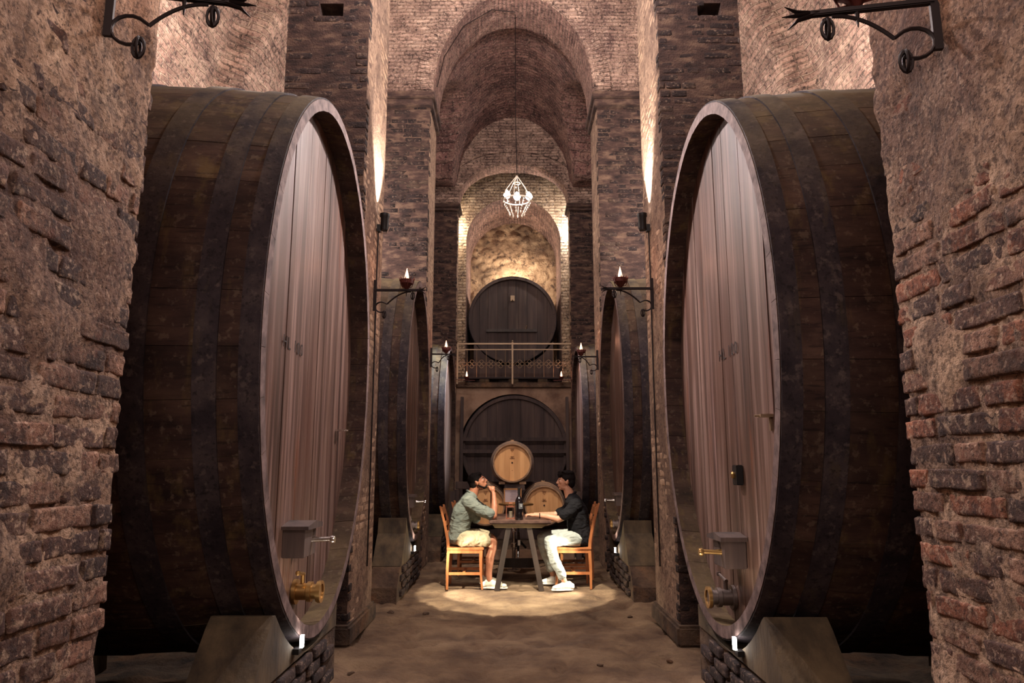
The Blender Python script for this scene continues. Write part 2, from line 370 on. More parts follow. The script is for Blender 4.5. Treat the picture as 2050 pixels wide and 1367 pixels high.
def grid_mesh(name, P, nu, nv, m, parent=None, uv=None, flip=False, smooth=True, skip=None):
    vs = [tuple(P(i, j)) for j in range(nv) for i in range(nu)]
    fs = []
    for j in range(nv - 1):
        for i in range(nu - 1):
            if skip and skip(i, j): continue
            q = (j * nu + i, j * nu + i + 1, (j + 1) * nu + i + 1, (j + 1) * nu + i)
            fs.append(q[::-1] if flip else q)
    me = bpy.data.meshes.new(name); me.from_pydata(vs, [], fs); me.materials.append(m)
    if smooth: me.polygons.foreach_set('use_smooth', [True] * len(fs))
    if uv:
        ul = me.uv_layers.new(name='UVMap')
        for lp in me.loops:
            k = lp.vertex_index; ul.data[lp.index].uv = uv(k % nu, k // nu)
    return link(name, me, parent)

def nv3(p, s, a): return noise.noise_vector(V(p) * s) * a
def n1(p, s): return noise.noise(V(p) * s)

# ------------------------------------------------------------------ brickwork
def brick_variant(k, sub, eroded):
    rnd = random.Random(k * 13 + 5)
    bm = bmesh.new()
    bmesh.ops.create_cube(bm, size=1)
    if sub: bmesh.ops.subdivide_edges(bm, edges=bm.edges, cuts=sub, use_grid_fill=True)
    off = V((rnd.random() * 50, rnd.random() * 50, 0))
    D = V((.25, .10, .066)); r = .009 if eroded else .004
    am = .0065 if sub > 3 else (.003 if eroded else .0)
    for v in bm.verts:
        p = V([math.copysign(abs(c * 2) ** .45, c) * .5 if sub > 1 else c for c in v.co])
        p = V((p.x * D.x, p.y * D.y, p.z * D.z))
        q = V([max(-d / 2 + r, min(d / 2 - r, c)) for c, d in zip(p, D)])
        e = p - q
        if e.length > 1e-6: p = q + e.normalized() * min(e.length, r)
        p += noise.noise_vector(p * 9 + off) * am + noise.noise_vector(p * 34 + off) * am * .9
        if rnd.random() < .04: p -= p.normalized() * am
        v.co = V((p.x / D.x, p.y / D.y, p.z / D.z))
    me = bpy.data.meshes.new('brick'); bm.to_mesh(me); bm.free()
    me.polygons.foreach_set('use_smooth', [True] * len(me.polygons))
    return me
_bv = {}
def variants(kind, mats):
    key = (kind,) + tuple(m.name for m in mats)
    if key not in _bv:
        out = []
        for k in range(4 if kind != 'near' else 7):
            for m in mats:
                me = brick_variant(k, {'near': 6, 'mid': 2, 'far': 0}[kind], kind != 'far'); me.materials.append(m); out.append(me)
        _bv[key] = out
    return _bv[key]

def brickwork(parent, O, U, Nn, length, z0, z1, mats, kind='mid', course=.074, joint=.013, lens=(.25, .25, .13), depth=.1,
              prot=None, nmax=300, prio=None, skip=None, jit=.006, edge=.012):
    """Lay bricks in courses on the plane through O along U, facing Nn."""
    O = V(O); U = V(U); Nn = V(Nn); Z = V((0, 0, 1)); vs_ = variants(kind, mats)
    B = []; z = z0; row = 0
    while z < z1:
        u = -random.random() * .12; row += 1
        dz = random.uniform(-.003, .003)
        while u < length:
            l = random.choice(lens) * random.uniform(.88, 1.1)
            a = max(u, 0); b = min(u + l, length)
            if length - b < .05: b = length
            u = b + joint * random.uniform(.6, 1.5) if b < length else length + 1
            if b - a < .035: continue
            ea = random.uniform(-edge, edge) if a <= 0 else 0; eb = random.uniform(-edge, edge) if b >= length else 0
            c = O + U * ((a + ea + b + eb) / 2) + Z * (z + course / 2 + dz)
            if skip and skip(c): continue
            pr = (prot(c) if prot else 0) + random.uniform(-jit, jit)
            B.append((c + Nn * (pr - depth / 2), b - a + eb - ea, course - joint * random.uniform(.7, 1.3)))
        z += course
    if prio: B.sort(key=lambda t: prio(t[0]))
    R0 = Matrix((U, Nn, Z)).transposed()
    stuff_v = []; stuff_f = []; stuff_m = []; mat_list = list(mats); nb = 0
    for k, (c, l, h) in enumerate(B):
        me = random.choice(vs_)
        flipm = random.choice((1, -1)); flipu = random.choice((1, -1))
        R = R0 @ Euler((random.uniform(-.02, .02), random.uniform(-.012, .012), random.uniform(-.02, .02))).to_matrix()
        if flipu * flipm < 0: flipm = flipu
        M4 = Matrix.Translation(c) @ R.to_4x4() @ Matrix.Diagonal((l * flipu, depth, h * flipm, 1))
        if k < nmax:
            o = bpy.data.objects.new('brick', me); COL.objects.link(o); o.parent = parent; o.matrix_local = M4
        else:
            n = len(me.vertices); co_ = np.empty(n * 3, dtype=np.float32); me.vertices.foreach_get('co', co_)
            A = np.array(M4); q = co_.reshape(-1, 3) @ A[:3, :3].T + A[:3, 3]
            stuff_v.append(q)
            fs = [tuple(nb + i for i in p.vertices) for p in me.polygons]
            stuff_f += fs; stuff_m += [mat_list.index(me.materials[0])] * len(fs); nb += n
    if stuff_v:
        me = bpy.data.meshes.new('brickwork'); me.from_pydata(np.concatenate(stuff_v).tolist(), [], stuff_f)
        for m in mat_list: me.materials.append(m)
        me.polygons.foreach_set('material_index', stuff_m); me.polygons.foreach_set('use_smooth', [True] * len(stuff_f))
        tag(link('brickwork', me, parent), kind='stuff')

# ------------------------------------------------------------------ the shell
# floor, dense in the aisle
xs = sorted(set([round(-6 + .5 * i, 3) for i in range(25)] + [round(-2.2 + .05 * i, 3) for i in range(89)]))
ys = sorted(set([round(-3.5 + .5 * i, 3) for i in range(42)] + [round(2.6 + .05 * i, 3) for i in range(200)]))
def floor_z(x, y):
    z = .028 * n1((x, y, 0), .9) + .016 * n1((x, y, 3), 2.6)
    d = n1((x * 1.3, y * 1.0, 7), 5.5)
    z -= max(0, d - .15) * .09
    z += .005 * n1((x, y, 5), 14)
    k = min(1, max(0, (abs(x) - 1.15) / .5)); z += k * .03 * (.5 + n1((x, y, 9), 4))
    t = math.exp(-(((x) / 1.1) ** 4 + ((y - 8.9) / 1.0) ** 4)); return z * (1 - .75 * t) - .012
fl = grid_mesh('floor', lambda i, j: (xs[i], ys[j], floor_z(xs[i], ys[j])), len(xs), len(ys), m_floor)
tag(fl, kind='structure')

def struct(name, mb, m, bevel=0, smooth=False): return tag(mb.build(name, m, None, smooth, bevel), kind='structure')

# near walls with their bricks
WX = 1.30; WY = 2.37
for side, sx in (('left', -1), ('right', 1)):
    NY, NZ = 64, 110
    y0, y1, z0, z1 = -3.5, WY - .012, 0, 5.5
    yy = [-3.5, -1.5, 0, .8] + [1.1 + (y1 - 1.1) * i / 44 for i in range(45)]
    zz = [0, .3] + [.5 + 3.0 * i / 120 for i in range(121)] + [4.2, 5.5, 9.5]
    def Pw(i, j, sx=sx):
        y, z = yy[i], zz[j]
        up = min(1, max(0, (z - (1.9 if sx > 0 else 2.15)) / .9))
        cover = .012 + .014 * up * (1 + 1.0 * n1((sx * 7, y, z), 3.0))
        rough = .009 * n1((sx, y, z), 9) + .008 * n1((sx, y, z), 24) + .005 * n1((sx, y, z), 48)
        pat = max(0, n1((sx * 3, y, z), 3.1) - .22) * .07
        return (sx * (WX + .014 - cover - rough - pat), y, z)
    wl = grid_mesh('wall_' + side, Pw, len(yy), len(zz), m_near_face, flip=(sx < 0))
    # return face and back
    bm = bmesh.new(); bm.from_mesh(wl.data)
    def quad(a, b, c, d): bm.faces.new([bm.verts.new(p) for p in (a, b, c, d)])
    X1 = sx * 6.0; X0 = sx * (WX + .01)
    quad((X0, y1, 0), (X1, y1, 0), (X1, y1, 9.5), (X0, y1, 9.5))
    quad((X0, -3.5, 0), (X1, -3.5, 0), (X1, y1, 0), (X0, y1, 0))
    bm.to_mesh(wl.data); bm.free()
    tag(wl, kind='structure')
    mats = [m_brick, m_brick, m_brick_red] if sx < 0 else [m_brick, m_brick_red]
    def prot(c, sx=sx):
        up = min(1, max(0, (c.z - (1.95 if sx > 0 else 2.2)) / .8))
        return .005 - .006 * up + .003 * n1(c, 3)
    brickwork(wl, (sx * WX, 1.25, 0), (0, 1, 0), (-sx, 0, 0), WY - 1.25, .50, 3.45, [m_brick, m_brick_red, m_brick_tan] if sx > 0 else [m_brick, m_brick, m_brick_tan],
              'near', .080 if sx < 0 else .076, .014, (.26, .28, .14), .11, prot, 300, lambda c: (abs(c.z - 1.9) > 1.3) * 10 + (WY - c.y), jit=.004, edge=.022)

# outer side walls of the bays
for side, sx in (('outer_left', -1), ('outer_right', 1)):
    yy = [2.2 + 14.3 * i / 150 for i in range(151)]; zz = [i * .12 for i in range(80)]
    def Po(i, j, sx=sx):
        y, z = yy[i], zz[j]
        x = 3.75
        # bay vaults spring from the wall and lean inward
        if z > 5.0: x -= (z - 5.0) ** 2 * .10
        for yc in (2.35, 8.55, 10.7):      # flat pilasters between the bays
            k = 1 / (1 + math.exp(-(.42 - abs(y - yc)) * 22)); x -= .28 * k
        x += .05 * n1((sx, y, z), 2.2) + .035 * n1((sx * 2, y, z), 6)
        return (sx * x, y, z)
    tag(grid_mesh('wall_' + side, Po, len(yy), len(zz), m_side, flip=(sx < 0)), kind='structure')

# ceiling vault over the aisle (out of frame above, closes the room)
def Pc(i, j):
    t = PI * i / 24; y = -3.5 + 20.5 * j / 20
    return (-6.2 * math.cos(t), y, 8.9 + 2.2 * math.sin(t))
tag(grid_mesh('ceiling', Pc, 25, 21, m_vault, uv=lambda i, j: (i * .5, j * 1.0)), kind='structure')
tag(grid_mesh('wall_behind_camera', lambda i, j: (-6 + 12 * i, -3.5, 11.2 * j), 2, 2, m_worn), kind='structure')

# pillars with brick faces
def pier(sx, x0, x1, y0, y1, zt, nobj, mats_f, mats_r, mort_f, mort_r, kind='mid', course=.076, holes=()):
    root = thing('pillar', None, None, (0, 0, 0)); tag(root, kind='structure')
    d = .004
    a, b = sorted((sx * (x0 + d), sx * x1))
    mb = MB(); mb.bx(a, b, y0 + d, y1 - d, 0, zt)
    # faces beside the holes are cut so that each is a real recess
    core = mb.build('core', mort_f, root)
    mb = MB(); mb.bx(*sorted((sx * (x0 + .0024), sx * (x0 + .03))), y0 + .012, y1 - .004, 0, zt); mb.build('render_coat', mort_r, root)
    for (hx, hz, hw, hh) in holes:
        cut = MB(); cut.bx(hx - hw / 2, hx + hw / 2, y0 - .1, y0 + .22, hz - hh / 2, hz + hh / 2)
        co_ = cut.build('cut', mort_f)
        md = core.modifiers.new('b', 'BOOLEAN'); md.object = co_; md.operation = 'DIFFERENCE'; md.solver = 'EXACT'
        bpy.context.view_layer.update()
        dg = bpy.context.evaluated_depsgraph_get()
        me = bpy.data.meshes.new_from_object(core.evaluated_get(dg)); core.modifiers.clear(); core.data = me
        bpy.data.objects.remove(co_)
    def skip(c): return any(abs(c.x - hx) < hw / 2 + .05 and abs(c.z - hz) < hh / 2 + .02 for hx, hz, hw, hh in holes)
    O = (min(a, b), y0, 0) if sx < 0 else (min(a, b) - (d if sx > 0 else 0), y0, 0)
    W = x1 - x0
    xa = min(sx * x0, sx * x1)
    pr = lambda c: .004 * n1(c, 2) + .001
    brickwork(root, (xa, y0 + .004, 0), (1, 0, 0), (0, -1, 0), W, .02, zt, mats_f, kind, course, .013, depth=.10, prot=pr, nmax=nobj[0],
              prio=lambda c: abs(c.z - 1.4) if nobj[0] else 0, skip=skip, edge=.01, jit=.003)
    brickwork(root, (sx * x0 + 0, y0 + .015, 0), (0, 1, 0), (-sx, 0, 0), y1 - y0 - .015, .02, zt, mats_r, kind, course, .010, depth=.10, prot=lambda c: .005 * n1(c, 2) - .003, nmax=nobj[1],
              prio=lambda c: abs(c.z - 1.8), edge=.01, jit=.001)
    return root
for sx in (-1, 1):
    hx = -1.70 if sx < 0 else 1.83
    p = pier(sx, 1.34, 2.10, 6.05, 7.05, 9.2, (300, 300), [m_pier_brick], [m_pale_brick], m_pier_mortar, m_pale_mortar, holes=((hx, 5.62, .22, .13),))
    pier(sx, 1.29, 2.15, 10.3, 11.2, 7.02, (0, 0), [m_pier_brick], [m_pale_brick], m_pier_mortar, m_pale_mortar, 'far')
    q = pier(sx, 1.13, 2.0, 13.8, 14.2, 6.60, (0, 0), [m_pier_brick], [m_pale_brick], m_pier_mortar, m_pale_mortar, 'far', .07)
    # imposts
    mb = MB(); mb.bx(*sorted((sx * 1.25, sx * 2.2)), 10.24, 11.26, 6.90, 7.02); mb.bx(*sorted((sx * 1.22, sx * 2.2)), 10.2, 11.3, 7.02, 7.12)
    struct('trim_impost', mb, m_pier_mortar, .01)
    mb = MB(); mb.bx(*sorted((sx * 1.10, sx * 2.0)), 13.74, 14.24, 6.50, 6.56); mb.bx(*sorted((sx * 1.07, sx * 2.0)), 13.70, 14.28, 6.56, 6.64)
    struct('trim_impost', mb, m_pier_mortar, .008)
    # corner stones (worn) at the foot of the near pillars
    mb = MB(); mb.bx(*sorted((sx * 1.30, sx * 2.2)), 5.98, 7.1, 0, .16); struct('trim_pillar_foot', mb, m_stone, .02)

def arch_wall(name, y0, y1, hw, zs, rise, zb, zt, xm, m_face, m_soff, ex=2.0, n=40, jit=.012):
    """Wall slab pierced by an arched opening; soffit in m_soff."""
    mb = MB(); pts = [(-hw, zb)] if zb < zs - .01 else []
    for i in range(n + 1):
        t = PI * i / n
        c, s_ = -math.cos(t), math.sin(t)
        x = hw * math.copysign(abs(c) ** (2 / ex), c); z = zs + rise * abs(s_) ** (2 / ex)
        q = n1((x, y0, z), 6) * jit
        pts.append((x * (1 + q), z * (1 + q * .1)))
    if zb < zs - .01: pts.append((hw, zb))
    for (y, fl_) in ((y0, 0), (y1, 1)):
        mb.add([(-xm, y, zb), (-hw, y, zb), (-hw, y, zt), (-xm, y, zt)], [(0, 1, 2, 3)])
        mb.add([(hw, y, zb), (xm, y, zb), (xm, y, zt), (hw, y, zt)], [(0, 1, 2, 3)])
        for (xa, za), (xb, zb_) in zip(pts, pts[1:]):
            if abs(xa - xb) < 1e-5: continue
            mb.add([(xa, y, za), (xb, y, zb_), (xb, y, zt), (xa, y, zt)], [(0, 1, 2, 3)])
    mb.add([(-xm, y0, zb), (-xm, y1, zb), (-xm, y1, zt), (-xm, y0, zt)], [(0, 1, 2, 3)])
    mb.add([(xm, y0, zb), (xm, y1, zb), (xm, y1, zt), (xm, y0, zt)], [(0, 1, 2, 3)])
    o = mb.build(name, [m_face], None, fixn=False); tag(o, kind='structure')
    # soffit
    m_ = max(2, int((y1 - y0) / .15) + 1)
    cum = [0]
    for a, b in zip(pts, pts[1:]): cum.append(cum[-1] + math.hypot(b[0] - a[0], b[1] - a[1]))
    s = grid_mesh('soffit', lambda i, j: (pts[i][0], y0 + (y1 - y0) * j / (m_ - 1), pts[i][1]), len(pts), m_, m_soff, o,
                  uv=lambda i, j: (y0 + (y1 - y0) * j / (m_ - 1), cum[i]))
    return o
arch_wall('wall_first_arch', 10.3, 11.2, 1.25, 7.12, 1.73, 7.05, 11, 6, m_arch_face, m_soffit, 2.0)
arch_wall('wall_second_arch', 13.8, 14.2, 1.12, 6.62, .87, 6.60, 11, 6, m_soffit and m_arch_face, m_soffit, 2.35)
arch_wall('wall_niche_arch', 14.6, 16.3, 1.0, 6.1, 1.0, 3.05, 10, 6, m_niche_face, m_soffit, 2.0)
# voussoir ring of the second arch, bricks on edge following the curve
ringv = MB()
for i in range(74):
    t = PI * (i + .5) / 74; c, s_ = -math.cos(t), math.sin(t)
    for rr, l in ((.13, .24), (.39, .24)):
        x = (1.12 + rr) * math.copysign(abs(c) ** .85, c); z = 6.62 + (.87 + rr) * abs(s_) ** .85
        ringv.box((x, 13.795 + random.uniform(-.003, .003), z), (.055 if rr < .2 else .065, .05, l), Matrix.Rotation(t - PI / 2, 3, 'Y'))
tag(ringv.build('trim_voussoirs', m_arch_face), kind='structure')
ringv = MB()
for i in range(86):
    t = PI * (i + .5) / 86; c, s_ = -math.cos(t), math.sin(t)
    x = 1.39 * c; z = 7.12 + 1.87 * s_
    ringv.box((x, 10.295 + random.uniform(-.003, .003), z), (.06, .04, .26), Matrix.Rotation(t - PI / 2, 3, 'Y'))
tag(ringv.build('trim_voussoirs', m_arch_face), kind='structure')
# groined vault between the arches
NX, NYv = 61, 41
def Pv(i, j):
    x = -1.9 + 3.8 * i / (NX - 1); y = 11.15 + 2.7 * j / (NYv - 1)
    t = (y - 11.15) / 2.7; zc = 9.02 - .5 * t ** 1.5; hw = 1.36 - .22 * t
    za = 7.0 + (zc - 7.0) * math.sqrt(max(0, 1 - (x / hw) ** 2))
    zb = 7.0 + 1.45 * math.sqrt(max(0, 1 - ((y - 12.25) / 1.12) ** 2)) - .12 * abs(x)
    z = max(za, zb) + .02 * n1((x, y, 0), 5)
    return (x, y, z)
tag(grid_mesh('ceiling_vault', Pv, NX, NYv, m_vault, uv=lambda i, j: (3.8 * i / 60 * (1.0), 2.7 * j / 40)), kind='structure')
mb = MB()
for sx in (-1, 1):
    mb.bx(*sorted((sx * 1.9, sx * 2.1)), 11.2, 13.8, 4.2, 9)
struct('wall_lunette', mb, m_arch_face)
# back wall of the niche
bx_ = [-1.15 + 2.3 * i / 70 for i in range(71)]; bz = [3.0 + 4.6 * i / 140 for i in range(141)]
def Pb(i, j):
    x, z = bx_[i], bz[j]
    v = noise.voronoi(V((x * 3.2, 0, z * 4.2)))[0]
    return (x, 16.3 - .05 * min(1, (v[1] - v[0]) * 3) + .03 * n1((x, 2, z), 5), z)
tag(grid_mesh('wall_niche_back', Pb, 71, 141, m_rubble), kind='structure')
# plastered wall under the balcony, open round the great back barrel
arch_wall('wall_under_balcony', 14.08, 14.3, 1.05, 1.77, 1.05, 0, 2.95, 1.3, m_plaster, m_plaster, 2.0, 48, 0)
mb = MB(); mb.bx(-1.3, 1.3, 14.0, 16.3, 2.95, 3.05); struct('floor_balcony', mb, m_stone, .01)
mb = MB(); mb.bx(-1.3, 1.3, 16.35, 16.5, 0, 9.5); struct('wall_far', mb, m_stone)
# low rubble ledges under the barrels
for sx in (-1, 1):
    xx = [sx * (1.62 + 2.1 * i / 30) for i in range(31)]; yy = [3.0 + 2.95 * j / 40 for j in range(41)]
    g = grid_mesh('floor_ledge', lambda i, j: (xx[i], yy[j], .06 + .05 * n1((xx[i], yy[j], 0), 3) + .03 * n1((xx[i], yy[j], 4), 9)), 31, 41, m_stone, flip=(sx < 0))
    tag(g, kind='structure')

# ------------------------------------------------------------------ barrels
def ell(t, r, H): return r * math.cos(t), H * math.sin(t)
def make_barrel(name, label, cat, loc, rz, r, H, L, zc, N=36, hoops=(), thick=.07, rec=.14, bulge=.05, planks=13, group=None,
                ms=None, mh=None, mhoop=None, mch=None, hoop_t=.010, seg=10, gap=.0022, pg=.0020):
    ms = ms or m_stave; mh = mh or m_head; mhoop = mhoop or m_hoop; mch = mch or m_chime
    root = thing(name, label, cat, (loc[0], loc[1], zc - H), rz, group)
    cz = H     # axis height above the root
    sc = lambda x: 1 + bulge * (1 - (2 * (x + L / 2) / L) ** 2)
    rnd = random.Random(int(r * 1000) + len(label))
    t0 = rnd.random()
    ws = [rnd.uniform(.8, 1.2) for _ in range(N)]; W = sum(ws); acc = 0
    for k in range(N):
        a = t0 + 2 * PI * acc / W; acc += ws[k]; b = t0 + 2 * PI * acc / W
        g = gap / ((r + H) / 2) / 2; a += g; b -= g
        mb = MB(); vs = []; nt = 3
        do = rnd.uniform(-.0015, .0015)
        for i in range(seg + 1):
            x = -L * i / seg; s_ = sc(x)
            for rr in (1, 0):
                for q in range(nt):
                    t = a + (b - a) * q / (nt - 1)
                    y, z = ell(t, r * s_ + do - (0 if rr else thick), H * s_ + do - (0 if rr else thick))
                    vs.append((x, y, cz + z))
        fs = []; m_ = 2 * nt
        for i in range(seg):
            o = i * m_
            for q in range(nt - 1):
                fs.append((o + q, o + q + 1, o + m_ + q + 1, o + m_ + q))
                fs.append((o + nt + q, o + m_ + nt + q, o + m_ + nt + q + 1, o + nt + q + 1))
            fs.append((o, o + m_, o + m_ + nt, o + nt)); fs.append((o + nt - 1, o + 2 * nt - 1, o + m_ + 2 * nt - 1, o + m_ + nt - 1))
        mb.add(vs, fs)
        for o in (0, seg * m_):
            mb.add([vs[o + q] for q in range(m_)], [(q, q + 1, nt + q + 1, nt + q) for q in range(nt - 1)], 1)
        ob = mb.build('stave', [ms, mch], root)
        ob.data.polygons.foreach_set('use_smooth', [True] * len(ob.data.polygons)); ob.data.set_sharp_from_angle(angle=.5)
    # heads
    hr, hH = r * sc(-rec) - thick + .004, H * sc(-rec) - thick + .004
    for front in (1, 0):
        x = -rec if front else -L + rec
        if not front:
            mb = MB(); mb.add([(x, *(lambda p: (p[0], cz + p[1]))(ell(2 * PI * i / 40, hr, hH))) for i in range(40)], [tuple(range(40))])
            mb.build('rear_head', mh, root, fixn=False); continue
        wd = [rnd.uniform(.75, 1.25) for _ in range(planks)]; Wt = sum(wd); y = -hr
        for k in range(planks):
            ya = y + pg; y += 2 * hr * wd[k] / Wt; yb = y - pg
            ya = max(ya, -hr + .004); yb = min(yb, hr - .004)
            n = 6; top = []; bot = []
            for i in range(n + 1):
                yy_ = ya + (yb - ya) * i / n; hh = hH * math.sqrt(max(0, 1 - (yy_ / hr) ** 2))
                top.append((yy_, cz + hh)); bot.append((yy_, cz - hh))
            mb = MB(); dx = rnd.uniform(-.004, .004)
            mb.prism(bot + top[::-1], x + dx, x - .05)
            mb.build('head_plank', mh, root)
    # hoops
    for (xa, xb) in hoops:
        mb = MB(); n = 84; vs = []; fs = []
        for i in range(n):
            t = 2 * PI * i / n
            for x, e in ((-xa, hoop_t), (-xb, hoop_t), (-xb, -.004), (-xa, -.004)):
                s_ = sc(x); y_, z_ = ell(t, r * s_ + e, H * s_ + e); vs.append((x, y_, cz + z_))
            for q in range(4):
                fs.append((i * 4 + q, i * 4 + (q + 1) % 4, ((i + 1) % n) * 4 + (q + 1) % 4, ((i + 1) % n) * 4 + q))
        mb.add(vs, fs)
        o = mb.build('hoop', mhoop, root, True)
    return root, hr, hH, cz

HO = [(.004, .10), (.20, .31), (.53, .66), (1.02, 1.14)]
HOOPS = HO + [(2.34 - b, 2.34 - a) for a, b in HO]
BARS = {}
spec = [
 ('L1', -1.20, 4.62, 0, 1.27, 1.70, 2.10, 'nearest left giant barrel, pale mauve lit head marked HL 100'),
 ('R1', 1.25, 4.62, PI, 1.30, 1.685, 2.085, 'nearest right giant barrel, planked brown head with small iron square and HL 100'),
 ('L2', -1.21, 9.17, 0, 1.10, 1.64, 2.15, 'second left barrel, behind the first pillar, level with the man in grey-green'),
 ('R2', 1.245, 9.20, PI, 1.14, 1.64, 2.15, 'second right barrel, behind the first pillar, level with the man in black'),
 ('L3', -1.09, 12.42, 0, 1.14, 1.50, 1.98, 'third barrel on the left with a bluish white lit head, beside the balcony'),
 ('R3', 1.09, 12.42, PI, 1.14, 1.50, 1.98, 'third barrel on the right, narrow grey head seen beside the balcony'),
]
for key, x, y, rz, r, H, zc, lab in spec:
    BARS[key] = make_barrel('barrel', lab, 'barrel', (x, y), rz, r, H, 2.34, zc, N=38 if key[1] == '1' else 30, hoops=HOOPS,
                            rec=.07 if key[1] == '3' else .14, planks=14 if key[1] == '1' else 11, group='giant oval barrels lining the aisle')
def on_head(key, px, pz, out=0):       # world point on a barrel head -> local
    root, hr, hH, cz = BARS[key]; return root

# stencilled volume mark
def stencil(txt, parent, loc, size, rz, sxs=1.0, mat=m_ink, name='stencil'):
    c = bpy.data.curves.new(name, 'FONT'); c.body = txt; c.size = size; c.extrude = .0006; c.align_x = 'CENTER'; c.align_y = 'CENTER'
    c.space_character = 1.25
    c.materials.append(mat)
    tmp = link(name, c); bpy.context.view_layer.update()
    me = bpy.data.meshes.new_from_object(tmp.evaluated_get(bpy.context.evaluated_depsgraph_get())); bpy.data.objects.remove(tmp)
    o = link(name, me, parent, loc, (PI / 2, 0, rz)); o.scale = (sxs, 1, 1); return o
# local frames: front face at x=-rec facing +x; local y,z
def loc_of(key, wy, wz):
    root = BARS[key][0]; s = 1 if abs(root.rotation_euler.z) < .1 else -1
    return (wy - root.location.y) * s, wz - root.location.z
for key, wy, wz in (('L1', 4.28, 2.13), ('R1', 4.58, 2.14)):
    ly, lz = loc_of(key, wy, wz)
    stencil('HL 100', BARS[key][0], (-.1356, ly, lz), .105, PI / 2, 1.05)

def sample_tap(key, wy, wz, rod, roof=True, s=1):
    """wooden block with a slanted board on top and a metal rod, fixed on the head"""
    root = BARS[key][0]; ly, lz = loc_of(key, wy, wz)
    mb = MB(); mb.bx(-.14, -.14 + .13 * s, ly - .15 * s, ly + .10 * s, lz - .09 * s, lz + .07 * s)
    blk = mb.build('tap_block', m_head_dark, root, bevel=.004)
    mb = MB(); mb.prism([(ly - .18 * s, lz + .07 * s), (ly + .13 * s, lz + .07 * s), (ly + .13 * s, lz + .095 * s), (ly - .02 * s, lz + .115 * s), (ly - .18 * s, lz + .09 * s)], -.14, -.14 + .16 * s)
    mb.build('tap_hood', m_head_dark, root)
    mb = MB(); mb.tube([(-.02 * s, ly + .02, lz), (.03 * s, ly + .02, lz), (.10 * s, ly + .02, lz + .003)], [.020 * s, .014 * s, .014 * s], 10)
    mb.lathe([(.022 * s, 0), (.026 * s, .01), (.022 * s, .025)], (.10 * s, ly + .02, lz), 12, 'x')
    mb.build('tap_rod', rod, root, True)
def valve(key, wy, wz, m_, s=1):
    root = BARS[key][0]; ly, lz = loc_of(key, wy, wz)
    mb = MB()
    mb.lathe([(.075, -.14), (.075, -.12), (.05, -.118), (.05, -.06), (.06, -.055), (.06, -.03), (.045, -.028), (.045, 0), (.062, .002), (.062, .02), (.042, .022), (.040, .022)], (0, ly, lz), 20, 'x')
    for v in range(len(mb.v)):
        p = V(mb.v[v]) - V((-.14, ly, lz)); mb.v[v] = tuple(V((-.14, ly, lz)) + p * s)
    b = mb.build('valve', m_, root, True)
    mb = MB(); mb.lathe([(.066 * s, .03 * s), (.066 * s, .05 * s), (.046 * s, .05 * s), (.046 * s, .03 * s)], (-.02 * s, ly, lz), 20, 'x'); mb.build('coupling', m_brass, b, True)
    mb = MB(); mb.tube([(-.09 * s, ly, lz + .04 * s), (-.09 * s, ly, lz + .10 * s)], .014 * s, 8)
    mb.tube([(-.09 * s, ly + .02, lz + .10 * s), (-.085 * s, ly - .12 * s, lz + .125 * s)], [.012 * s, .009 * s], 8); mb.lathe([(.014 * s, -.012), (.016 * s, 0), (.012 * s, .012)], (-.085 * s, ly - .125 * s, lz + .126 * s), 8)
    mb.build('lever', m_, b, True)
sample_tap('L1', 4.42, .98, m_chrome); valve('L1', 4.56, .66, m_brass)
sample_tap('R1', 4.52, .90, m_brass); valve('R1', 4.72, .60, m_zinc)
sample_tap('L2', 9.2, .98, m_chrome, s=.8); valve('L2', 9.25, .68, m_zinc, .9)
sample_tap('R2', 9.2, 1.0, m_chrome, s=.8); valve('R2', 9.25, .70, m_zinc, .9)
for key, wy, wz in (('L1', 5.42, 1.68), ('R1', 3.86, 1.68)):
    root = BARS[key][0]; ly, lz = loc_of(key, wy, wz)
    mb = MB(); mb.bx(-.14, -.07, ly - .03, ly + .03, lz - .008, lz + .008); mb.bx(-.14, -.125, ly - .01, ly + .01, lz - .08, lz); mb.tube([(-.07, ly, lz), (-.045, ly, lz)], .006, 8)
    mb.build('bracket', m_chrome if key == 'L1' else m_rail, root)
ly, lz = loc_of('R1', 4.45, 1.36)
mb = MB(); mb.bx(-.14, -.10, ly - .045, ly + .045, lz - .06, lz + .06); b = mb.build('square_plate', m_black, BARS['R1'][0], bevel=.004)
mb = MB(); mb.lathe([(.018, 0), (.022, .012), (.014, .02)], (-.10, ly, lz), 10, 'x'); mb.build('screw', m_brass, b, True)

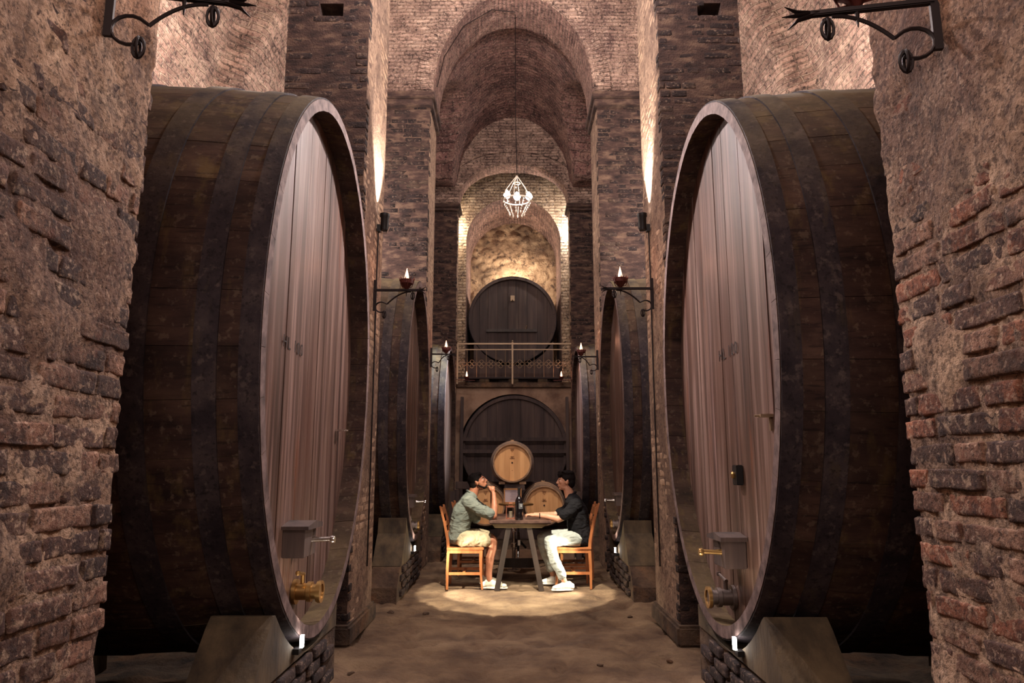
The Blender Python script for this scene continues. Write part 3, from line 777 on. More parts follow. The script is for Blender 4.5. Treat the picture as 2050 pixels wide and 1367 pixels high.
# cradles
def make_cradle(key, lab, sc=1.0):
    root, hr, hH, cz = BARS[key]; s = 1 if key[0] == 'L' else -1
    fx = abs(root.location.x); yc = root.location.y; zc = root.location.z + cz
    spec_ = [q for q in spec if q[0] == key][0]; r, H = spec_[4], spec_[5]
    t = thing('barrel_cradle', lab, 'cradle', (-s * (fx + .16), yc, 0), 0, 'cradles under the giant barrels')
    X0, X1 = sorted((-s * -.14, -s * .18))        # local x range, aisle side first
    B = 1.036
    def curve(ya, yb, n=14, off=.0):
        out = []
        for i in range(n + 1):
            y = ya + (yb - ya) * i / n
            out.append((y, zc - H * B * math.sqrt(max(0, 1 - (y / (r * B)) ** 2)) - .012 - off))
        return out
    a, b = -.80 * sc, .55
    zt_ = min(.66, curve(a, a + .01)[0][0 + 1] - .01); poly = [(-1.10 * sc, .34), (a - .06, zt_ - .05), (a, zt_)] + curve(a + .03, b) + [(b, .34)]
    poly = [p for p in poly]
    mb = MB(); mb.prism(poly, X0, X1); mb.build('cradle_block', m_cradle, t)
    poly = [(-1.32 * sc, -.04), (-1.30 * sc, .14), (-1.10 * sc, .335), (b + .02, .335), (b + .04, -.04)]
    mb = MB(); mb.prism(poly, X0 + .01, X1 - .01); pl = mb.build('plinth', m_stone, t)
    n = 5
    for k in range(n * 4):      # facing bricks of the plinth on the aisle side
        rr, cc = divmod(k, n * 1)
        y0_ = -1.12 * sc + cc * .33 + (rr % 2) * .12; z0_ = .02 + rr * .078
        if y0_ + .25 > b or (y0_ < -1.1 * sc - .0 and z0_ > .2): continue
        me = random.choice(variants('mid', [m_pier_brick]))
        o = link('brick', me, t, ((X1 if s > 0 else X0) + s * random.uniform(-.035, -.028), y0_ + .13, z0_ + .033)); o.rotation_euler = (random.uniform(-.03, .03), 0, PI / 2 + random.uniform(-.03, .03)); o.scale = (.26, .10, .066)
    # rear beam
    B = 1.064
    mb = MB(); mb.prism([(-.9, -.04), (-.8, .4)] + curve(-.7, .55) + [(.6, -.04)], -s * 1.55 - .12, -s * 1.55 + .12); mb.build('rear_block', m_cradle, t)
    return t
for key, lab in (('L1', 'timber and brick cradle under the nearest left barrel, with a lit lamp on its face'), ('R1', 'timber and brick cradle under the nearest right barrel, with a lit lamp on its face'),
                 ('L2', 'stepped cradle block under the second left barrel, behind the pillar'), ('R2', 'stepped cradle block under the second right barrel, behind the pillar'),
                 ('L3', 'dark cradle under the third left barrel'), ('R3', 'dark cradle under the third right barrel')):
    make_cradle(key, lab, {'1': 1.0, '2': .95, '3': .84}[key[1]])
for sx, nm in ((-1, 'left'), (1, 'right')):     # rounded logs that prop the second cradles
    t = MB(); t.prism([(8.05, .0), (8.02, .2), (8.12, .33), (8.3, .35), (8.3, 0)], *sorted((sx * 1.62, sx * 1.97)))
    tag(t.build('prop_block', m_cradle, None, bevel=.04), 'dark rounded timber block propping the second %s barrel' % nm, 'block', 'prop blocks')

# cradle lamps
for sx, y, z, s, lab in ((-1, 4.2, .44, 1, 'tiny lit uplight on the cradle of the nearest left barrel'), (1, 4.2, .43, 1, 'tiny lit uplight on the cradle of the nearest right barrel'),
                    (-1, 8.9, .43, .9, 'tiny lit uplight on the cradle of the second left barrel'), (1, 8.9, .41, .9, 'tiny lit uplight on the cradle of the second right barrel')):
    xf = {(-1, 4.2): 1.20, (1, 4.2): 1.25, (-1, 8.9): 1.21, (1, 8.9): 1.245}[(sx, y)] - .012
    t = thing('uplight', lab, 'lamp', (sx * xf, y, z), 0, 'uplights on the cradles')
    mb = MB(); mb.bx(*sorted((sx * .03, -sx * .005)), -.03, .03, -.05, -.02); mb.build('housing', m_black, t)
    mb = MB(); mb.box((-sx * .012, 0, .015), (.016, .030, .065 * s)); mb.build('lens', m_led, t)

# ------------------------------------------------------------------ round barrels at the end wall
CH = [(.005, .07), (.13, .19), (.30, .37)]
make_barrel('barrel', 'large dark round barrel set in the plaster wall behind the new casks', 'barrel', (.02, 13.98), -PI / 2, 1.02, 1.02, 1.5, 1.76, N=30, hoops=CH, thick=.06, rec=.06, bulge=.02,
            planks=9, mh=m_head_dark, mch=m_head_dark, group=None)
t = thing('crossbar', 'pair of dark beams across the head of the large round barrel', 'beam', (.02, 13.88, 1.8))
for z in (1.93, 1.70):
    mb = MB(); mb.bx(-1.0, 1.0, .01, .07, z - 1.8 - .035, z - 1.8 + .035); mb.build('beam', m_head_dark, t, bevel=.006)
for sx in (-1, 1):
    mb = MB(); mb.bx(*sorted((sx * .99, sx * 1.05)), .0, .06, -1.8, .95); mb.build('post', m_head_dark, t, bevel=.006)
ub, uhr, uhH, ucz = make_barrel('barrel', 'dark round barrel high on the balcony behind the railing', 'barrel', (-.02, 14.9), -PI / 2, .93, .93, 1.3, 4.50, N=28, hoops=[(.005, .05), (.12, .18), (.3, .37), (.93, 1.0), (1.12, 1.18)],
            thick=.055, rec=.07, bulge=.045, planks=9, mh=m_head_dark, mch=m_head_dark)
mb = MB(); mb.bx(-.07 , -.02, -.56, .52, .66, .72); mb.build('cross_batten', m_leg, ub, bevel=.004)
mb = MB(); mb.bx(-.07, -.05, -.045, .045, 1.34, 1.46); mb.build('bung_plate', m_rail, ub, bevel=.004)
mb = MB(); mb.tube([(-.05, 0, 1.36), (.02, 0, 1.36)], .012, 8); mb.tube([(-.04, .28, .72), (-.02, .3, .80)], .01, 6); mb.build('spigot', m_rail, ub, True)
t = thing('cradle_beams', 'dark timber beams carrying the round barrel on the balcony', 'beam', (0, 15.2, 3.05))
mb = MB(); mb.bx(-1.0, .95, -.62, -.36, .14, .42); mb.build('front_beam', m_head_dark, t, bevel=.01)
mb = MB(); mb.bx(-1.0, .95, .4, .66, .14, .42); mb.build('rear_beam', m_head_dark, t, bevel=.01)
mb = MB()
for x in (-.7, -.1, .5): mb.bx(x, x + .2, -.6, .6, 0, .14)
mb.build('sleeper', m_cradle, t, bevel=.01)
for sx in (-1, 1):
    mb = MB(); mb.prism([(sx * .30, .42), (sx * .82, .42), (sx * .82, .92), (sx * .74, .80), (sx * .62, .66), (sx * .46, .54), (sx * .30, .475)], -.6, -.4, 'y'); mb.build('chock', m_head_dark, t)

# railing
t = thing('balcony_railing', 'thin iron balcony railing with a row of quatrefoil rings', 'railing', (0, 13.92, 3.0))
X0, X1 = -1.10, 1.16
mb = MB(); mb.bx(X0, X1, -.02, .02, .785, .815); mb.build('top_rail', m_rail, t)
mb = MB(); mb.bx(X0, X1, -.012, .012, .675, .695); mb.build('mid_rail', m_rail, t)
mb = MB(); mb.bx(X0 - .05, X1, -.015, .015, .11, .135); mb.build('bottom_rail', m_iron, t)
for x in (X0, -.02, X1):
    mb = MB(); mb.bx(x - .016, x + .016, -.018, .018, 0, .83)
    mb.lathe([(.01, .83), (.022, .845), (.018, .865), (.004, .875)], (x, 0, 0), 10); mb.build('post', m_rail, t)
for k in range(11):
    x = X0 + (X1 - X0) * (k + 1) / 12
    if abs(x + .02) < .06: continue
    mb = MB(); mb.tube([(x, 0, .12), (x, 0, .68)], .006, 6); mb.build('baluster', m_rail, t)
for k in range(12):
    x = X0 + (X1 - X0) * (k + .5) / 12
    mb = MB()
    for dx, dz in ((-.045, 0), (.045, 0), (0, .045), (0, -.045)): mb.ring((x + dx, 0, .40 + dz), .036, .005, 'y', 14, 5)
    mb.build('quatrefoil', m_rail, t)
for sx, x in ((-1, X0), (1, X1)):
    mb = MB(); mb.tube([(x, 0, .80), (x + sx * .12, -.1, .92)], .012, 6); mb.tube([(x, 0, .69), (x + sx * .12, -.1, .81)], .009, 6); mb.build('brace', m_iron, t)

# ------------------------------------------------------------------ new oak casks
def cask(lab, x, y, zc, rz=-PI / 2):
    root, hr, hH, cz = make_barrel('cask', lab, 'cask', (x, y), rz, .292, .292, .92, zc, N=22,
        hoops=[(.003, .03), (.085, .115), (.20, .235), (.685, .72), (.80, .835), (.89, .917)], thick=.022, rec=.03, bulge=.17, planks=7,
        group='pale new oak casks stacked behind the table', ms=m_oak_bilge, mh=m_oak_new, mhoop=m_zinc, mch=m_oak_bilge, hoop_t=.003, seg=12, gap=.001, pg=.0005)
    mb = MB(); mb.lathe([(.0125, -.03), (.0125, -.0245)], (0, 0, cz), 12, 'x'); mb.build('bung_hole', m_ink, root)
    mb = MB()
    for dz, w_ in ((.205, .06), (.185, .05), (.09, .05), (.065, .075), (.075, .03), (-.115, .012), (.165, .02)): mb.box((-.0255, 0, cz + dz), (.002, w_, .007))
    mb.build('burnt_mark', flat('burnt_mark', srgb(120, 74, 44), .8), root)
    mb = MB(); mb.lathe([(.03, 0), (.028, .02)], (-.46, 0, cz + .292 * 1.17 - .004), 12); mb.build('bung', m_oak_bilge, root)
    return root
cask('pale oak cask on top of the stack, in front of the dark barrel', -.02, 10.95, 1.47)
cask('lower oak cask on the right, behind the man in black', .46, 10.95, .84)
cask('lower oak cask on the left, behind the man in the grey-green shirt', -.42, 10.95, .84)
t = thing('cask_rack', 'dark timber rack carrying the three pale casks', 'rack', (0, 11.4, 0))
mb = MB(); mb.bx(-.95, 1.0, -.36, -.22, .34, .49); mb.build('lower_beam', m_head_dark, t, bevel=.008)
mb = MB(); mb.bx(-.95, 1.0, .22, .36, .34, .49); mb.build('lower_beam', m_head_dark, t, bevel=.008)
mb = MB(); mb.bx(-.14, .17, -.42, -.34, 1.055, 1.15); mb.build('upper_beam', m_head_dark, t, bevel=.008)
mb = MB(); mb.bx(-.95, 1.0, .50, .58, 1.05, 1.17); mb.build('upper_beam', m_head_dark, t, bevel=.008)
for x in (-.93, .02, .98):
    for y in (-.29, .54):
        mb = MB(); mb.bx(x - .04, x + .04, y - .04, y + .04, -.02, 1.04 if abs(x) > .1 else .34); mb.build('post', m_head_dark, t, bevel=.006)
mb = MB(); mb.bx(-.9, .9, -.45, -.40, .05, .2); mb.build('foot_board', m_plaster, t, bevel=.01)
for x in (-.22, .18):
    mb = MB(); mb.bx(x * .8 - .045, x * .8 + .045, -.42, -.34, 1.15, 1.19); mb.build('wedge', m_oak_bilge, t)
mb = MB(); mb.box((.115, 11.02, 1.1665), (.05, .06, .03)); tag(mb.build('wood_wedge', m_oak_new), 'loose pale wooden wedge on the rack beside the top cask', 'wedge')

# ------------------------------------------------------------------ wrought iron brackets with flame lamps
def bracket(lab, x, y, z, s, L=.43, lamp=.72, scale=1.0, group='iron wall brackets', rz=0):
    """arm projecting along s*x from a wall at x"""
    t = thing('wall_bracket', lab, 'bracket', (x, y, z), rz, group)
    k = scale
    mb = MB(); mb.bar((s * .012, 0, -.20 * k), (s * .012, 0, .10 * k), .03 * k, .018 * k, (0, 1, 0)); mb.build('back_plate', m_iron, t)
    mb = MB(); mb.bar((s * .01, 0, 0), (s * L, 0, .0), .022 * k, .028 * k, (0, 1, 0)); arm = mb.build('arm', m_iron, t, bevel=.003)
    mb = MB()      # dragon-mouth leaves at the tip
    for dz, dx in ((.035, .07), (-.045, .065), (.0, .08)):
        mb.tube([(s * (L - .03), 0, 0), (s * (L + dx * .5), 0, dz * .35), (s * (L + dx), 0, dz)], [.016 * k, .013 * k, .002], 6, flat_=.5)
    mb.build('tip_leaf', m_iron, t, True)
    pts = []
    for i in range(13):
        q = i / 12; pts.append((s * (L * .82 - (L * .82 - .13) * q), 0, -.015 - .12 * k * q ** 2))
    mb = MB(); mb.tube(pts, .0075 * k, 6)
    pts = [(s * .13, 0, -.135 * k)]
    for i in range(12):
        a = math.radians(60 + 250 * i / 11); pts.append((s * (.075 + .055 * math.cos(a)), 0, -.165 * k + .05 * math.sin(a)))
    mb.tube(pts, .0075 * k, 6); mb.build('scroll', m_iron, t, True)
    for rx, rz in ((s * .105, -.235 * k), (s * L * .86, -.055)):
        mb = MB(); mb.ring((rx, 0, rz), .020, .005, 'x' if rx else 'x', 12, 6, sy=1.6); mb.ring((rx, 0, rz), .018, .005, 'y', 12, 6, sy=1.8); mb.build('ring', m_iron, t, True)
    if lamp:
        lx = s * L * lamp
        mb = MB()
        for a in range(5):
            q = 2 * PI * a / 5; c, d = math.cos(q), math.sin(q)
            mb.tube([(lx, 0, .02), (lx + .05 * c, .05 * d, .03), (lx + .065 * c, .065 * d, .07), (lx + .075 * c, .075 * d, .11)], [.005, .004, .004, .002], 5)
        mb.lathe([(.006, .0), (.05, .055), (.062, .062), (.066, .10), (.055, .10), (.048, .07), (.01, .06)], (lx, 0, 0), 14)
        for a in range(8):
            q = 2 * PI * a / 8; mb.tube([(lx + .062 * math.cos(q), .062 * math.sin(q), .09), (lx + .072 * math.cos(q), .072 * math.sin(q), .125)], [.009, .001], 5)
        mb.build('lamp_cup', m_iron_red, t, True)
        mb = MB(); mb.lathe([(.008, .085), (.018, .11), (.020, .13), (.013, .165), (.004, .20), (.001, .215)], (lx, 0, 0), 12); mb.build('flame_bulb', m_flame, t, True)
        mb = MB(); mb.tube([(lx, 0, -.01), (lx, 0, -.06)], [.008, .002], 6); mb.build('finial', m_iron, t)
        light('POINT', 'flame_glow', (x + lx, y, z + .24 * 1), 1.6, (1, .42, .25), .02)
    return t
bracket('iron bracket with flame lamp on the first left pillar', -1.325, 6.6, 3.06, 1)
bracket('iron bracket with flame lamp on the first right pillar', 1.325, 6.6, 3.075, -1)
bracket('iron bracket with flame lamp on the second left pillar', -1.28, 10.9, 3.12, 1, .32, .75)
bracket('iron bracket with flame lamp on the second right pillar', 1.28, 10.7, 3.05, -1, .32, .8)
bracket('iron bracket cut by the top of the frame on the near right wall', 1.286, 1.96, 2.80, -1, .37, .62, .80, rz=-.18)
bracket('iron bracket cut by the top of the frame on the near left wall', -1.286, 2.04, 2.90, 1, .37, .62, .80, rz=.18)
for sx, lab in ((-1, 'small flame lamp at the left end of the balcony edge'), (1, 'small flame lamp at the right end of the balcony edge')):
    x = -.91 if sx < 0 else .93
    t = thing('candle_lamp', lab, 'lamp', (x, 13.82, 3.06), 0, 'flame lamps on the balcony')
    mb = MB(); mb.bar((-sx * .16, 0, 0), (sx * .22, 0, .02), .012, .02, (0, 1, 0)); mb.build('arm', m_iron_red, t)
    mb = MB(); mb.lathe([(.006, 0), (.035, .04), (.045, .045), (.048, .075), (.04, .075), (.035, .05)], (0, 0, 0), 12); mb.build('lamp_cup', m_iron_red, t, True)
    mb = MB(); mb.lathe([(.008, .06), (.018, .085), (.019, .105), (.012, .14), (.003, .18)], (0, 0, 0), 12); mb.build('flame_bulb', m_flame, t, True)
    light('POINT', 'flame_glow', (x, 13.80, 3.30), 1.2, (1, .42, .25), .02)

# pillar spotlights (fixtures)
for sx, nm in ((-1, 'left'), (1, 'right')):
    t = thing('spotlight', 'black spotlight aimed up the first %s pillar' % nm, 'spotlight', (sx * 1.33, 6.70, 3.72), 0, 'pillar spotlights')
    mb = MB(); mb.bx(*sorted((0, -sx * .03)), -.03, .03, -.05, .02); mb.build('mount', m_black, t)
    mb = MB()
    R = Matrix.Rotation(-sx * .0, 3, 'Y')
    mb.lathe([(.034, -.07), (.038, -.06), (.040, .06), (.048, .07), (.048, .10), (.040, .10), (.038, .075)], (-sx * .07, -.01, .03), 18); mb.build('barrel_housing', m_black, t, True)
    mb = MB(); mb.lathe([(.036, .078), (.036, .084)], (-sx * .07, -.01, .03), 16); mb.build('lens', m_led, t)
    mb = MB(); mb.tube([(-sx * .02, 0, -.02), (-sx * .05, -.03, -.07), (-sx * .10, -.03, -.07), (-sx * .12, -.01, -.0)], .006, 6); mb.build('yoke', m_chrome, t, True)
    mb = MB(); mb.tube([(-sx * .005, .02, -.05), (sx * .002, .05, -.6), (-sx * .004, .03, -1.4), (0, .05, -3.2)], .007, 6); mb.build('cable', m_iron, t, True)

# ------------------------------------------------------------------ chandelier
t = thing('chandelier', 'lit crystal chandelier hanging on a long cable in the aisle', 'chandelier', (.055, 10.75, 5.40))
mb = MB(); mb.tube([(0, 0, .56), (-.02, .02, 1.6), (-.02, .04, 3.42)], .007, 6); mb.build('cable', m_iron, t, True)
mb = MB(); mb.ring((0, 0, .16), .21, .012, 'z', 36, 6); mb.ring((0, 0, .44), .05, .009, 'z', 20, 6); mb.build('ring', m_crystal, t, True)
mb = MB()
for a in range(6):
    q = a * PI / 3 + .3; c, d = math.cos(q), math.sin(q)
    mb.tube([(.21 * c, .21 * d, .16), (.19 * c, .19 * d, .30), (.08 * c, .08 * d, .46), (0, 0, .57)], .006, 5)
mb.build('chain', m_crystal, t, True)
for a in range(10):
    q = 2 * PI * a / 10 + .2; mb = MB()
    for k in range(5):
        z = .12 - k * .035; rr = .215 - k * .02
        mb.lathe([(.001, .016), (.011, 0), (.001, -.02)], (rr * math.cos(q), rr * math.sin(q), z), 6)
    mb.lathe([(.001, .02), (.016, 0), (.001, -.035)], (.12 * math.cos(q), .12 * math.sin(q), -.06), 6)
    mb.build('crystal_strand', m_crystal, t)
mb = MB()
for k in range(8): mb.lathe([(.001, .014), (.010, 0), (.001, -.014)], (.03 * math.cos(k * 2.1), .03 * math.sin(k * 2.1), .42 - k * .03), 6)
mb.build('crystal_core', m_crystal, t)
for (x, y, z) in ((-.155, .02, .25), (.19, .02, .22), (.0, -.16, .15)):
    mb = MB(); mb.lathe([(.005, -.06), (.036, -.035), (.058, 0), (.036, .045), (.004, .085)], (x, y, z), 14); b = mb.build('bulb', m_bulb, t, True)
    light('POINT', 'bulb_glow', (.055 + x * 1.0, 10.75 + y, 5.40 + z), 330, (1, .92, .88), .05)
mb = MB(); mb.tube([(.03, 10.72, 8.82), (-.35, 10.6, 8.78), (-.80, 10.5, 8.42), (-1.10, 10.45, 7.85), (-1.20, 10.4, 7.3)], .007, 6)
tag(mb.build('electric_cable', m_iron, None, True), 'thin dark electric cable running along the first arch', 'cable')

# ------------------------------------------------------------------ table, chairs and what stands on the table
t = thing('table', 'dark wooden trestle table between the two men', 'table', (.08, 9.2, 0))
def local(p, o): return tuple(V(p) - o.location)
mb = MB(); mb.bx(-.37, .37, -.62, .70, .752, .787)
mb.build('tabletop', m_table, t, bevel=.012)
mb = MB(); mb.prism([(-.335, .752), (-.30, .705), (.25, .705), (.335, .752)], -.58, -.55, 'y'); mb.build('apron', m_apron, t)
mb = MB(); mb.prism([(-.335, .752), (-.30, .705), (.25, .705), (.335, .752)], .62, .65, 'y'); mb.build('apron', m_apron, t)
for y in (-.54, .60):
    for xa, xb in ((-.13, -.275), (.095, .245)):
        mb = MB(); mb.bar((xa, y, .75), (xb, y, -.01), .062, .045, (0, 1, 0)); mb.build('leg', m_leg, t, bevel=.003)
mb = MB(); mb.bx(-.23, .21, .585, .615, .10, .22); mb.build('stretcher', m_leg, t, bevel=.003)
mb = MB(); mb.bx(-.03, .0, -.54, .60, .50, .56); mb.build('long_rail', m_leg, t, bevel=.003)

def make_chair(lab, loc, s, group='cherry wood dining chairs'):
    """s=+1: sitter faces +x"""
    c = thing('dining_chair', lab, 'chair', loc, 0, group)
    D = .40; Wd = .42; P = lambda x, y, z: (s * x, y, z)
    for y in (0, Wd):
        pts = [(-.205, .0), (-.205, .2), (-.195, .44), (-.205, .56), (-.245, .75), (-.30, .95)]
        mb = MB()
        mb.sweep([P(a, y, b) for a, b in pts], [.026, .032, .036, .034, .028, .024], .028); mb.build('rear_leg', m_chair, c, bevel=.003)
        mb = MB(); mb.sweep([P(a, y, b) for a, b in ((.205, 0), (.188, .18), (.185, .34), (.19, .452))], [.022, .028, .036, .040], .032); mb.build('front_leg', m_chair, c, bevel=.003)
        mb = MB(); mb.bx(*sorted((s * -.19, s * .185)), y - .010, y + .010, .165, .195); mb.build('stretcher', m_chair, c)
    mb = MB(); mb.bx(*sorted((s * -.03, s * .0)), 0, Wd, .17, .19); mb.build('cross_stretcher', m_chair, c)
    mb = MB(); mb.prism([(s * -.215, .45), (s * .22, .45), (s * .225, .468), (s * .21, .480), (s * 0, .470), (s * -.215, .476)], -.025, Wd + .025, 'y'); mb.build('seat', m_chair, c, bevel=.004)
    mb = MB(); mb.bx(*sorted((s * -.20, s * .20)), -.012, .012, .41, .45); mb.bx(*sorted((s * -.20, s * .20)), Wd - .012, Wd + .012, .41, .45); mb.build('seat_rail', m_chair, c)
    for z, h, x in ((.885, .09, -.285), (.74, .05, -.245), (.62, .05, -.222)):
        mb = MB(); mb.box(P(x, Wd / 2, z), (.022, Wd - .02, h), Matrix.Rotation(-s * .2, 3, 'Y')); mb.build('back_slat', m_chair, c, bevel=.003)
    return c
make_chair('cherry wood chair the man in the grey-green shirt sits on', (-.57, 8.70, 0), 1)
make_chair('cherry wood chair the man in black sits on', (.70, 8.735, 0), -1)
make_chair('cherry wood chair half hidden behind the table on the left', (-.52, 9.75, 0), 1)
make_chair('dark red chair back just behind the man in black', (.80, 9.45, 0), -1)

# bottle
t = thing('wine_bottle', 'large dark wine bottle with a grey label on the table front', 'bottle', (.066, 8.76, .787))
mb = MB(); mb.lathe([(.044, 0), (.048, .006), (.049, .015), (.049, .20), (.046, .225), (.034, .252), (.019, .275), (.0155, .29), (.0155, .355), (.018, .357), (.018, .372), (.014, .374)], n=28); mb.build('glass_body', m_bottle, t, True)
mb = MB(); mb.lathe([(.0166, .30), (.0166, .356), (.0190, .357), (.0190, .373), (.015, .376)], n=20); mb.build('capsule', m_black, t, True)
def arcpatch(R, a0, a1, z0, z1, n=8):
    m_ = MB(); vs = []
    for i in range(n + 1):
        a = a0 + (a1 - a0) * i / n
        for R_ in (R, R - .0006):
            for z in (z0, z1): vs.append((R_ * math.cos(a), R_ * math.sin(a), z))
    fs = []
    for i in range(n):
        o = i * 4; fs += [(o, o + 4, o + 5, o + 1), (o + 2, o + 3, o + 7, o + 6), (o + 1, o + 5, o + 7, o + 3), (o, o + 2, o + 6, o + 4)]
    fs += [(0, 1, 3, 2), (n * 4, n * 4 + 2, n * 4 + 3, n * 4 + 1)]
    return m_.add(vs, fs)
lb = arcpatch(.0502, math.radians(-95), math.radians(-15), .13, .195).build('label', m_label, t)
ink = MB()
for z, a, b in ((.172, -75, -40), (.155, -70, -45)):
    q = arcpatch(.0508, math.radians(a), math.radians(b), z, z + .009); ink.add(q.v, q.f)
ink.build('print', m_label_ink, lb)
# lantern
t = thing('table_lantern', 'copper framed glass lantern on the table beside the bottle', 'lantern', (-.035, 8.95, .787))
mb = MB(); h = .052
for x in (-h, h):
    for y in (-h, h): mb.bx(x - .006, x + .006, y - .006, y + .006, 0, .150)
for z in (.008, .142):
    for q in (-h, h): mb.bx(-h, h, q - .006, q + .006, z - .006, z + .006); mb.bx(q - .006, q + .006, -h, h, z - .006, z + .006)
mb.build('copper_frame', m_copper, t)
mb = MB(); mb.bx(-h, h, -h, h, .002, .008); mb.build('base_plate', m_copper, t)
for q in (-h, h):
    mb = MB(); mb.bx(-h + .006, h - .006, q - .001, q + .001, .014, .136); mb.build('glass_pane', m_glass, t)
mb = MB(); mb.lathe([(.022, .008), (.022, .085), (.018, .088)], n=16); mb.build('candle', m_wax, t, True)
mb = MB(); mb.tube([(-.02, 0, .148), (-.02, 0, .185), (.02, 0, .185), (.02, 0, .148)], .004, 6); mb.bx(-.03, .03, -.03, .03, .146, .154); mb.build('handle', m_copper, t)

# stand behind the table with certificate
t = thing('bottling_stand', 'chrome stand with a round brass edged top behind the table', 'stand', (.035, 10.28, 0))
mb = MB(); mb.lathe([(.235, .88), (.245, .885), (.245, .900), (.235, .905)], n=36); mb.build('round_top', m_brass, t, True)
mb = MB(); mb.lathe([(.10, 0), (.10, .02), (.03, .03), (.026, .30), (.04, .31), (.04, .36), (.022, .37), (.022, .52), (.034, .53), (.034, .56), (.02, .57), (.02, .88)], (-.03, 0, 0), 18); mb.build('column', m_chrome, t, True)
mb = MB(); mb.bar((.03, 0, .62), (.03, 0, .18), .03, .03); mb.bar((.03, 0, .42), (.14, -.02, .30), .02, .03); mb.bar((.0, 0, .36), (.08, 0, .36), .05, .03); mb.build('press_frame', m_black, t, bevel=.004)
mb = MB(); mb.tube([(.03, -.02, .26), (.03, -.03, .18)], .007, 8); mb.lathe([(.010, .04), (.018, .05), (.019, .16), (.008, .18)], (.03, -.03, 0), 12); mb.build('hand_lever', m_chrome, t, True)
t = thing('framed_certificate', 'pale printed sheet in a light wooden frame on the round stand top', 'frame', (-.012, 10.26, .905))
mb = MB(); W_, H_ = .115, .205
for x in (-W_, W_): mb.bx(x - .009, x + .009, -.01, .01, 0, H_)
for z in (.009, H_ - .009): mb.bx(-W_, W_, -.01, .01, z - .009, z + .009)
mb.build('border', m_frame, t)
mb = MB(); mb.bx(-W_ + .005, W_ - .005, -.002, .006, .01, H_ - .01); mb.build('sheet', m_paper, t)
mb = MB()
for k in range(8): mb.bx(-.035 + (k % 3) * .008, .075 - (k % 2) * .02, -.0035, -.002, .045 + k * .017, .048 + k * .017)
mb.build('print', flat('grey_print', srgb(110, 96, 104), .8), t)
mb = MB(); mb.bx(-.05, -.045, -.004, -.002, .03, .032); mb.build('corner_clip', m_chrome, t)

# ------------------------------------------------------------------ people
def fuse(name, prims, voxel, m, parent, smooth=3, wr=0):
    """Union of tapered limbs and ellipsoids into one continuous surface."""
    bm = bmesh.new()
    def sph(c, r, rot=None):
        r = r if isinstance(r, (tuple, list)) else (r, r, r)
        Mx = Matrix.Translation(c) @ (rot.to_4x4() if rot is not None else Matrix.Identity(4)) @ Matrix.Diagonal((*r, 1))
        bmesh.ops.create_icosphere(bm, subdivisions=2, radius=1, matrix=Mx)
    for p in prims:
        if p[0] == 'c':         # chain: list of (point, radius)
            pts = p[1]
            for (a, ra), (b, rb) in zip(pts, pts[1:]):
                a = V(a); b = V(b); L = (b - a).length; n = max(2, int(L / (min(ra, rb) * .35)))
                for i in range(n + 1): q = i / n; sph(a.lerp(b, q), ra + (rb - ra) * q)
        elif p[0] == 'e': sph(V(p[1]), p[2], Euler(p[3]).to_matrix() if len(p) > 3 else None)
        elif p[0] == 'f':       # chain of ellipsoids: (point, (rx,ry,rz))
            pts = p[1]
            for (a, ra), (b, rb) in zip(pts, pts[1:]):
                a = V(a); b = V(b); ra = V(ra); rb = V(rb); n = max(2, int((b - a).length / .022))
                for i in range(n + 1): q = i / n; sph(a.lerp(b, q), tuple(ra.lerp(rb, q)))
    me = bpy.data.meshes.new(name); bm.to_mesh(me); bm.free()
    o = link(name, me)
    md = o.modifiers.new('r', 'REMESH'); md.mode = 'VOXEL'; md.voxel_size = voxel; md.use_smooth_shade = True
    if smooth:
        sm = o.modifiers.new('s', 'SMOOTH'); sm.iterations = smooth; sm.factor = .5
    bpy.context.view_layer.update()
    dg = bpy.context.evaluated_depsgraph_get()
    ne = bpy.data.meshes.new_from_object(o.evaluated_get(dg))
    bpy.data.objects.remove(o); bpy.data.meshes.remove(me)
    ne.materials.clear(); ne.materials.append(m); ne.name = name
    ne.polygons.foreach_set('use_smooth', [True] * len(ne.polygons))
    if wr:
        for v in ne.vertices:
            p = v.co
            f_ = 1 - abs(noise.noise(V((p.x * 7 + p.z * 5, p.y * 5, p.z * 9 - p.x * 6)))) * 2.2
            f2 = 1 - abs(noise.noise(V((p.x * 15 - p.z * 8, p.y * 9, p.z * 14 + p.x * 8 + 5)))) * 2.2
            v.co = p + v.normal * (f_ * wr + f2 * wr * .5)
    q = link(name, ne, parent)
    if parent: q.location = -parent.location
    return q
def cloth(name, ramp, fold=.5):
    return M(name, ramp, (9, 9, 9), .9, bump=fold, bsc=(9, 6, 15), bdist=.05, detail=2, bdet=1.2, distort=.8, spec=.2)
m_skin = M('skin', [srgb(150, 96, 72), srgb(172, 114, 88)], (20, 20, 20), .55, bump=.05)
m_skin2 = M('lighter_skin', [srgb(178, 126, 100), srgb(198, 146, 120)], (20, 20, 20), .55, bump=.05)
m_hair = M('dark_hair', [srgb(10, 7, 8), srgb(24, 16, 15)], (60, 60, 60), .75, bump=.8, bsc=(120, 120, 40), bdist=.006, spec=.15)
m_shirt = cloth('greygreen_shirt', [srgb(100, 106, 102), srgb(122, 126, 118)])
m_shorts = cloth('cream_shorts', [srgb(158, 144, 118), srgb(178, 164, 136)])
m_black_shirt = cloth('black_shirt', [srgb(16, 15, 20), srgb(26, 24, 28)], .6)
m_jeans = cloth('pale_jeans', [srgb(150, 156, 154), srgb(182, 186, 182)], .5)
m_shoe = flat('cream_trainer', srgb(214, 206, 190), .6)
m_shoe2 = flat('white_trainer', srgb(226, 220, 214), .6)
m_sole = flat('shoe_sole', srgb(236, 232, 224), .5)
m_eye = flat('eye_white', srgb(226, 214, 206), .3); m_iris = flat('dark_iris', srgb(30, 18, 14), .2)
